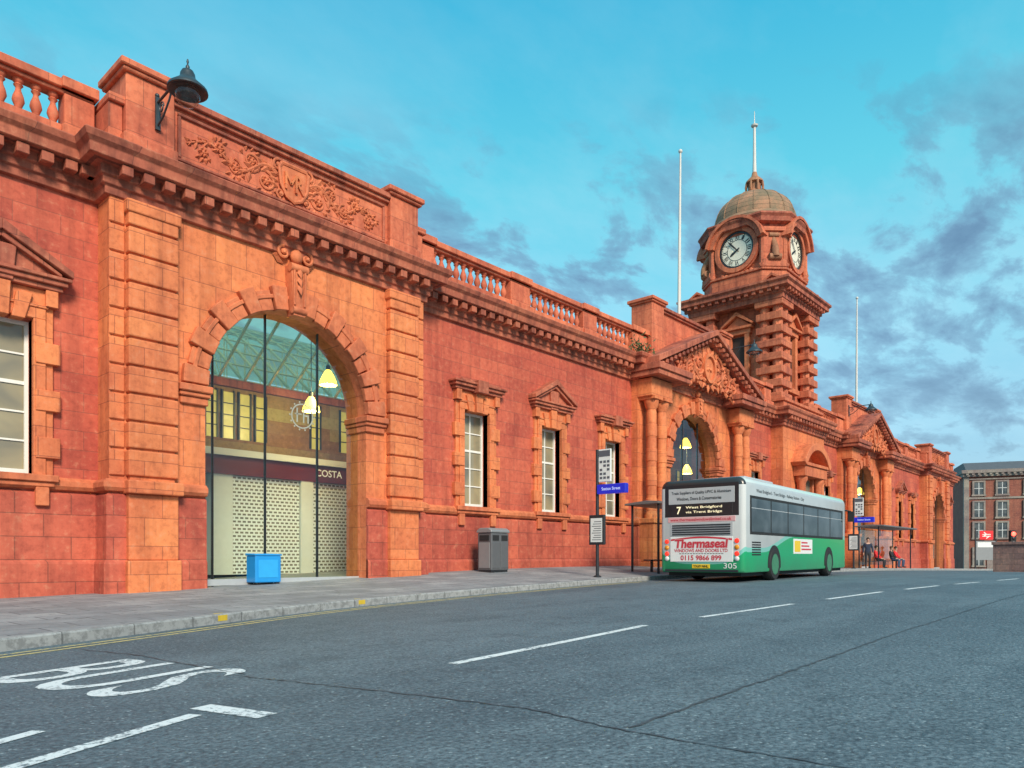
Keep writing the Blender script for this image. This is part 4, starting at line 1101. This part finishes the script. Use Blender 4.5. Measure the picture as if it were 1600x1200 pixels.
text('route_number','7',(-.017,.74,1.95),UX,UZ,.14,.22,M['led'],ds,bold=.015)
text('display_letters','West Bridgford',(-.017,.46,2.085),UX,UZ,1.1,.09,M['led'],ds,bold=.01)
text('display_letters','via Trent Bridge',(-.017,.46,1.95),UX,UZ,1.1,.09,M['led'],ds,bold=.01)
wp=rpanel('web_panel',-1.02,1.02,1.71,1.86,M['adpink'])
text('web_address','www.thermasealwindowslimited.co.uk',(-.017,.94,1.745),UX,UZ,1.85,.09,M['adred'],wp,bold=.012)
gp=rpanel('engine_grille',-.95,.95,1.31,1.69,M['adgrey'])
for k in range(5):
    mb=MB(); mb.box(-.026,-.013,-.88,.88,1.345+.065*k,1.38+.065*k); mb.build('grille_slat',M['dark'],gp)
ad=rpanel('lower_advert',-.95,.95,.57,1.29,M['adwhite'])
text('advert_name_outline','Thermaseal',(-.0165,.835,.955),UX,UZ,1.63,.28,M['adpink'],ad,bold=.07,shear=.12)
text('advert_name','Thermaseal',(-.019,.82,.97),UX,UZ,1.60,.25,M['adred'],ad,bold=.025,shear=.12)
text('advert_lettering','WINDOWS AND DOORS LTD',(-.017,.82,.845),UX,UZ,1.62,.095,M['adred'],ad,bold=.02)
text('advert_phone','0115 9866 899',(-.017,.62,.61),UX,UZ,1.24,.15,M['adred'],ad,bold=.025)
mb=MB()
for k in range(16):
    y=.66-k*.085; mb.box(-.017,-.013,y-.06,y,.795,.812)
mb.build('small_print',M['adblack'],ad)
mb=MB()
prev=None
for i in range(21):
    y=.93-1.86*i/20; z=1.20+.07*math.sin(PI*i/20); 
    cur=mb.bm.verts.new((-.0155,y,z-.025)),mb.bm.verts.new((-.0155,y,z+.025))
    if prev: mb.bm.faces.new([prev[0],cur[0],cur[1],prev[1]])
    prev=cur
mb.build('red_swoosh',M['adred'],ad)
pl=rpanel('number_plate',-.27,.27,.38,.50,M['plate'])
text('plate_characters','YX69 NHL',(-.017,.23,.405),UX,UZ,.46,.075,M['adblack'],pl,bold=.02)
bp=rpanel('bumper',-1.1,1.1,.29,.35,M['dark'],.05)
text('fleet_number','305',(-.014,-.68,.385),UX,UZ,.38,.15,M['adwhite'],B,bold=.005)
for s in (-1,1):
    for z,m,nm in ((1.16,'lred','tail_light'),(.98,'lamb','indicator'),(.80,'lred','tail_light'),(.66,'lwht','reversing_light')):
        mb=MB(); mb.lathe([(.07,0),(.07,.02),(.05,.04),(.0,.045)],(.012,s*1.06,z),16,Matrix.Rotation(-PI/2,3,'Y')); mb.build(nm,M[m],B,smooth=50)
mb=MB()
for k in range(6): mb.box(.55,1.25,-HWB-.006,-HWB+.01,.75+.07*k,.79+.07*k)
mb.build('side_vent',M['black'],B)
SX=(1,0,0)
mb=MB(); mb.box(4.2,6.2,-HWB-.008,-HWB+.01,.80,1.28); sa=mb.build('side_advert',M['adwhite'],B)
mb=MB(); mb.box(4.3,4.9,-HWB-.012,-HWB-.007,.86,1.22); mb.build('advert_picture',M['plate'],sa)
mb=MB()
for k in range(3): mb.box(5.0,6.05-.2*k,-HWB-.012,-HWB-.007,.92+.11*k,.97+.11*k)
mb.build('advert_lettering',M['adred'],sa)
text('side_route_lettering','West Bridgford - Trent Bridge - Railway Station - City',(.9,-HWB-.004,2.52),SX,UZ,4.4,.13,M['adblack'],B,bold=.01)
mb=MB(); mb.tube([(BL-.16,-1.2,2.5),(BL+.12,-1.4,2.45)],.03,6); mb.box(BL+.06,BL+.14,-1.52,-1.3,2.05,2.45); mb.build('wing_mirror',M['black'],B)

# ------------------------------------------------------------------ people
SKIN=plain('skin',(.48,.28,.20),.55,0,.06); 
def cloth(n,c): return plain(n,c,.85,0,.15,20)
J={'navy':cloth('navy_coat',(.02,.03,.06)),'red':cloth('red_jacket',(.72,.03,.035)),'blk':cloth('black_jacket',(.02,.02,.025)),'jean':cloth('blue_jeans',(.05,.08,.15)),'dtr':cloth('dark_trousers',(.025,.027,.035)),'shoe':plain('shoes',(.03,.03,.03),.6),'hair':plain('dark_hair',(.025,.018,.012),.7),'hair2':plain('brown_hair',(.10,.055,.03),.7)}
def person(x,y,zb,rz,pose,jk,tr,hair,label,armout=0):
    t=thing('person',label,'person',(x,y,zb),rz)
    V=[];E=[];RAD=[];LAB=[]
    def a(p,r,lab,par=None):
        V.append(p);RAD.append(r);LAB.append(lab); i=len(V)-1
        if par is not None: E.append((par,i))
        return i
    ph=.93 if pose=='stand' else .55
    o=ph-.93; lean=0 if pose=='stand' else .06
    pel=a((0,0,ph),(.15,.11),'t'); sp=a((0,lean*.5,1.13+o),(.145,.105),'j',pel); ch=a((0,lean,1.33+o),(.165,.115),'j',sp)
    nk=a((0,lean*.8-.01,1.47+o),(.06,.06),'s',ch); hb=a((0,lean*.6-.03,1.56+o),(.07,.085),'s',nk); hm=a((0,lean*.6-.035,1.64+o),(.078,.095),'s',hb); ht=a((0,lean*.6-.02,1.71+o),(.06,.07),'s',hm)
    for s in (-1,1):
        sh=a((s*.17,lean,1.40+o),(.07,.07),'j',ch)
        if pose=='stand':
            el=a((s*.25,.03,1.13),(.052,.052),'j',sh); wr=a((s*.25,-.06,.89),(.036,.036),'j',el); pm=a((s*.25,-.08,.82),(.036,.022),'s',wr); fd=Vector((0,-.02,-1)).normalized()
        else:
            el=a((s*.25,-.06,1.13+o),(.052,.052),'j',sh); wr=a((s*.15,-.27,1.0+o),(.036,.036),'j',el); pm=a((s*.11,-.33,.97+o),(.034,.024),'s',wr); fd=Vector((-s*.5,-.8,-.3)).normalized()
        P=Vector(V[pm]); 
        for k,L in enumerate((.065,.075,.07,.055)):
            side=Vector((0,1,0)) if pose=='stand' else Vector((.8,-.5*s,0))
            q=P+fd*.035+side*(k-1.5)*.019; f1=a(tuple(q),(.010,.010),'s',pm); f2=a(tuple(q+fd*L*.6),(.009,.009),'s',f1); a(tuple(q+fd*L+Vector((-s*.012,0,0))),(.008,.008),'s',f2)
        th=P+Vector((-s*.03,-.03,-.01)); i1=a(tuple(th),(.011,.011),'s',pm); a(tuple(th+fd*.04),(.009,.009),'s',i1)
        if pose=='stand':
            hp=a((s*.09,0,.86),(.095,.1),'t',pel); kn=a((s*.10,-.02,.49),(.065,.065),'t',hp); cf=a((s*.10,.02,.3),(.058,.06),'t',kn); an=a((s*.10,.02,.09),(.042,.042),'t',cf); to=a((s*.12,-.15,.045),(.042,.036),'f',an)
        else:
            hp=a((s*.10,-.04,ph),(.095,.09),'t',pel); kn=a((s*.14,-.44,ph-.02),(.068,.068),'t',hp); cf=a((s*.14,-.42,.3),(.058,.06),'t',kn); an=a((s*.14,-.40,.09),(.042,.042),'t',cf); to=a((s*.15,-.57,.045),(.042,.036),'f',an)
    me=bpy.data.meshes.new('body'); me.from_pydata(V,E,[])
    ob=bpy.data.objects.new('tmp',me); C.objects.link(ob)
    ob.modifiers.new('s','SKIN'); sd=ob.modifiers.new('d','SUBSURF'); sd.levels=1
    sk=me.skin_vertices[0].data
    for i,r in enumerate(RAD): sk[i].radius=r
    sk[0].use_root=True
    dg=bpy.context.evaluated_depsgraph_get(); dg.update()
    m2=bpy.data.meshes.new_from_object(ob.evaluated_get(dg)); bpy.data.objects.remove(ob)
    m2.name='body'; m2.materials.clear()
    mats={'s':0,'j':1,'t':2,'f':3}
    for m in (SKIN,J[jk],J[tr],J['shoe']): m2.materials.append(m)
    segs=[(Vector(V[i]),Vector(V[j]),LAB[j]) for i,j in E]
    for p in m2.polygons:
        c=p.center; best=None
        for A,Bv,l in segs:
            d=Bv-A; tt=max(0,min(1,(c-A).dot(d)/max(d.length_squared,1e-9))); dist=(A+d*tt-c).length
            if best is None or dist<best[0]: best=(dist,l)
        p.material_index=mats[best[1]]; p.use_smooth=True
    bo=bpy.data.objects.new('body',m2); C.objects.link(bo); bo.parent=t
    hc=Vector(V[hm])
    mb=MB(); mb.ball(hc+Vector((0,.025,.035)),.105,(.92,1.0,1.0),2)
    for v in mb.bm.verts:
        if v.co.y<hc.y-.04: v.co.z=max(v.co.z,hc.z+.05)
    mb.build('hair',J[hair],t,smooth=60)
    for s in (-1,1):
        mb=MB(); mb.ball(hc+Vector((s*.032,-.093,.0)),.010,sub=1); mb.build('eye',J['hair'],t)
        mb=MB(); mb.ball(hc+Vector((s*.082,.0,-.01)),.022,(.4,.8,1.2),1); mb.build('ear',SKIN,t,smooth=60)
    mb=MB(); mb.ball(hc+Vector((0,-.105,-.03)),.016,(.8,1,1.4),1); mb.build('nose',SKIN,t,smooth=60)
    mb=MB(); mb.ball(hc+Vector((0,-.092,-.07)),.02,(1.2,.4,.3),1); mb.build('mouth',J['red'],t)
    return t
person(45.0,-4.1,pz(45.0,-4.1),R_(-60),'stand','navy','dtr','hair','person in a long dark coat standing upright at the left end of the far shelter')
def seat(x,*a): person(x,-3.88,pz(49.1,-4.25),0,'sit',*a)
seat(47.5,'red','dtr','hair','person in a red jacket sitting alone at the left of the far shelter bench')
seat(50.7,'blk','jean','hair2','person in a black jacket sitting on the far shelter bench beside a red jacket')
seat(51.7,'red','jean','hair','person in a red jacket sitting at the right end of the far shelter bench')

# ------------------------------------------------------------------ far building, sign, low wall, signal
fwd=Vector((.7455,.6665,0)); rgt=Vector((.6665,-.7455,0)); cam0=Vector((0,-17,.95))
def atp(px,z): return cam0+fwd*z+rgt*((px-800)/1150*z)
p=atp(1507,115)
F=thing('brick_building','four storey red brick building with pale stone trim closing the far end of the street','building',(p.x,p.y,-1.2),-math.atan2(.7455,.6665)-R_(22))
M['brick']=stone('far_brick',(.32,.095,.062),(.25,.074,.05),(.2,.10,.085),.45,.15,.01,.3,.2)
M['fstone']=stone('far_stone',(.32,.27,.24),(.24,.205,.19),(.16,.14,.13),1.2,.5,.01,.3,.2)
M['slate']=plain('slate_roof',(.10,.10,.11),.6,0,.2,2); M['fsash']=plain('far_sash',(.58,.58,.56),.5)
mb=MB(); mb.box(0,34,0,14,0,15.6); mb.build('wall',M['brick'],F)
mb=MB(); mb.box(-.1,.6,-.15,.5,0,15.62); mb.box(3.0,34.1,-.12,.01,0,4.2); mb.box(3.0,34.1,-.2,.01,4.2,4.6); mb.box(.6,34.1,-.15,.01,11.3,11.6); mb.box(-.3,34.3,-.5,14.3,14.8,15.3); mb.box(-.5,34.5,-.8,14.5,15.3,15.8)
for k in range(44): mb.box(.1+.78*k,.45+.78*k,-.75,-.501,15.0,15.297)
mb.box(.6,34.1,-.2,.01,14.3,14.5); mb.build('stone_trim',M['fstone'],F)
mb=MB(); mb.prism([(.3,15.8),(13.7,15.8),(11,17.3),(3,17.3)],'x',.3,33.7); rf=mb.build('roof',M['slate'],F)
for zz,hh in ((1.0,2.6),(5.3,2.3),(8.5,2.3),(12.0,1.9)):
    for xx in [1.9]+[5.0+3.6*k for k in range(8)]:
        mb=MB(); w=.62
        for a,b,c,d in ((-w-.25,-w,zz,zz+hh+.25),(w,w+.25,zz,zz+hh+.25),(-w,w,zz+hh,zz+hh+.25),(-w-.35,w+.35,zz-.25,zz)): mb.box(xx+a,xx+b,-.26,.01,c,d)
        wi=mb.build('window',M['fstone'],F)
        mb=MB(); mb.box(xx-w,xx+w,-.165,.0,zz,zz+hh); mb.build('pane',M['farglass'],wi)
        mb=MB(); mb.box(xx-.05,xx+.05,-.2,-.166,zz,zz+hh); mb.box(xx-w,xx-.051,-.2,-.166,zz+hh/2-.05,zz+hh/2+.05); mb.box(xx+.051,xx+w,-.2,-.166,zz+hh/2-.05,zz+hh/2+.05); mb.build('sash',M['fsash'],wi)

p=atp(1540,58); sgz=pz(p.x,p.y)
G=thing('station_sign','red station sign with white double arrow above a pale notice board at the far end','sign',(p.x,p.y,sgz),-math.atan2(.7455,.6665))
M['signred']=plain('sign_red',(.62,.02,.025),.4,0,.05,emit=.15,ecol=(1,.03,.03))
mb=MB(); mb.box(-.85,-.77,-.04,.04,-.1,3.2); mb.build('post',M['dark'],G); mb=MB(); mb.box(.77,.85,-.04,.04,-.1,2.4); mb.build('post',M['dark'],G)
mb=MB(); mb.box(-.5,.55,-.07,-.02,2.3,3.0); rp=mb.build('logo_panel',M['signred'],G)
mb=MB()
for z in (2.57,2.71): mb.box(-.3,.35,-.08,-.071,z-.03,z+.03)
for (x0,z0,x1,z1) in ((.0,2.4,.22,2.56),(-.2,2.56,.0,2.72),(.02,2.72,-.18,2.88)):
    d=Vector((x1-x0,z1-z0)).normalized()*.035; 
    mb.face([(x0+d.y,-.082,z0-d.x),(x1+d.y,-.082,z1-d.x),(x1-d.y,-.082,z1+d.x),(x0-d.y,-.082,z0+d.x)])
mb.build('double_arrow',M['white'],rp)
mb=MB(); mb.box(-.76,.76,-.03,.03,.7,2.2); mb.build('notice_board',M['binl'],G); mb=MB(); mb.box(-.65,.65,-.036,-.031,1.7,2.1); mb.build('notice_header',M['paper'],G)

M['lowwall']=stone('low_wall_stone',(.26,.16,.145),(.20,.13,.125),(.11,.08,.08),.7,.3,.01,.4,.4)
a=atp(1553,40); bq=atp(1760,36); d=(bq-a); L=d.length; ang=math.atan2(d.y,d.x)
Wl=thing('boundary_wall','low dark brown stone wall at the right edge of the road','wall',(a.x,a.y,R(a.x)-.05),ang)
mb=MB(); mb.box(0,L,-.2,.2,-.2,1.5); mb.build('wall',M['lowwall'],Wl)
mb=MB(); mb.box(-.06,L,-.28,.28,1.5,1.66); mb.build('coping',M['lowwall'],Wl,bevel=.02)
p=atp(1582,42); gzv=R(p.x)
Tl=thing('traffic_signal','traffic signal showing red behind the low wall at the right','traffic light',(p.x,p.y,gzv),-math.atan2(.7455,.6665))
mb=MB(); mb.tube([(0,0,-.1),(0,0,1.6)],.06,8); mb.build('pole',M['dark'],Tl)
mb=MB(); mb.box(-.16,.16,-.1,.12,1.5,2.35); mb.build('signal_head',M['black'],Tl,bevel=.02)
M['redlamp']=plain('lit_red_lamp',(.9,.05,.03),.3,emit=9,ecol=(1,.05,.03))
mb=MB(); mb.ball((0,-.1,2.15),.13,(1,.4,1)); mb.build('red_lamp',M['redlamp'],Tl,smooth=60)
for z,m in ((1.9,'dark'),(1.66,'dark')):
    mb=MB(); mb.ball((0,-.1,z),.1,(1,.4,1)); mb.build('unlit_lamp',M[m],Tl,smooth=60)

# ------------------------------------------------------------------ world and sun
w=bpy.data.worlds.new('World'); scene.world=w; w.use_nodes=True; nt=w.node_tree
for n in list(nt.nodes): nt.nodes.remove(n)
out=N(nt,'ShaderNodeOutputWorld')
az=math.atan2(-.45,-.9); el=R_(35)
sky=N(nt,'ShaderNodeTexSky',sky_type='NISHITA'); sky.sun_disc=False; sky.sun_elevation=el; sky.sun_rotation=az
bg1=N(nt,'ShaderNodeBackground'); bg1.inputs[1].default_value=.05; nt.links.new(sky.outputs[0],bg1.inputs[0])
tc=N(nt,'ShaderNodeTexCoord').outputs['Generated']; sp=N(nt,'ShaderNodeSeparateXYZ'); nt.links.new(tc,sp.inputs[0])
zc=math_(nt,'MAXIMUM',sp.outputs[2],0.0)
grad=ramp(nt,zc,[(0,(.24,.39,.53)),(.15,(.21,.48,.63)),(.28,(.21,.60,.72)),(.44,(.08,.57,.69)),(.60,(.010,.43,.64))])
den=math_(nt,'ADD',zc,.22)
cb=N(nt,'ShaderNodeCombineXYZ'); nt.links.new(math_(nt,'DIVIDE',sp.outputs[0],den),cb.inputs[0]); nt.links.new(math_(nt,'DIVIDE',sp.outputs[1],den),cb.inputs[1])
mp=N(nt,'ShaderNodeMapping'); mp.inputs['Rotation'].default_value=(0,0,R_(48)); mp.inputs['Scale'].default_value=(.85,1.35,1); mp.inputs['Location'].default_value=(.6,.2,0); nt.links.new(cb.outputs[0],mp.inputs[0])
n1=noise(nt,mp.outputs[0],4.6,11,.60,.25); n2=noise(nt,mp.outputs[0],1.3,3,.5)
cm=math_(nt,'ADD',math_(nt,'ADD',math_(nt,'MULTIPLY',n1,.75),math_(nt,'MULTIPLY',n2,.35)),ramp(nt,zc,[(.05,.04),(.30,.015),(.42,0)]))
mask=ramp(nt,cm,[(.53,0),(.58,.7),(.65,1)])
fade=ramp(nt,zc,[(0,.9),(.38,1),(.46,.6),(.53,.03)])
wisp=ramp(nt,noise(nt,mp.outputs[0],1.3,7,.62),[(.40,0),(.66,.65)])
col=mixc(nt,math_(nt,'MULTIPLY',wisp,ramp(nt,zc,[(.0,1),(.45,.75),(.6,.3)])),grad,(.42,.70,.79))
col=mixc(nt,math_(nt,'MULTIPLY',mask,fade),col,mixc(nt,ramp(nt,n1,[(.48,0),(.72,1)]),(.15,.32,.45),(.07,.17,.275)))
bg2=N(nt,'ShaderNodeBackground'); bg2.inputs[1].default_value=.97; nt.links.new(col,bg2.inputs[0])
ad=N(nt,'ShaderNodeAddShader'); nt.links.new(bg1.outputs[0],ad.inputs[0]); nt.links.new(bg2.outputs[0],ad.inputs[1]); nt.links.new(ad.outputs[0],out.inputs[0])
sl=bpy.data.lights.new('sun','SUN'); sl.energy=4.4; sl.angle=R_(16); sl.color=(1,.86,.69)
so=bpy.data.objects.new('sun',sl); C.objects.link(so)
dv=Vector((math.sin(az)*math.cos(el),math.cos(az)*math.cos(el),math.sin(el))); so.rotation_euler=(-dv).to_track_quat('-Z','Y').to_euler(); so.location=(0,-40,40)
# ------------------------------------------------------------------ camera
cd=bpy.data.cameras.new('camera'); cam=bpy.data.objects.new('camera',cd); C.objects.link(cam)
cam.location=cam0; cam.rotation_euler=(PI/2,0,-math.atan2(.7455,.6665))
cd.sensor_width=36; cd.lens=1150/1600*36; cd.shift_y=272/1600; cd.clip_start=.05; cd.clip_end=9000
scene.camera=cam
scene.view_settings.view_transform='Standard'; scene.view_settings.look='None'; scene.view_settings.exposure=0
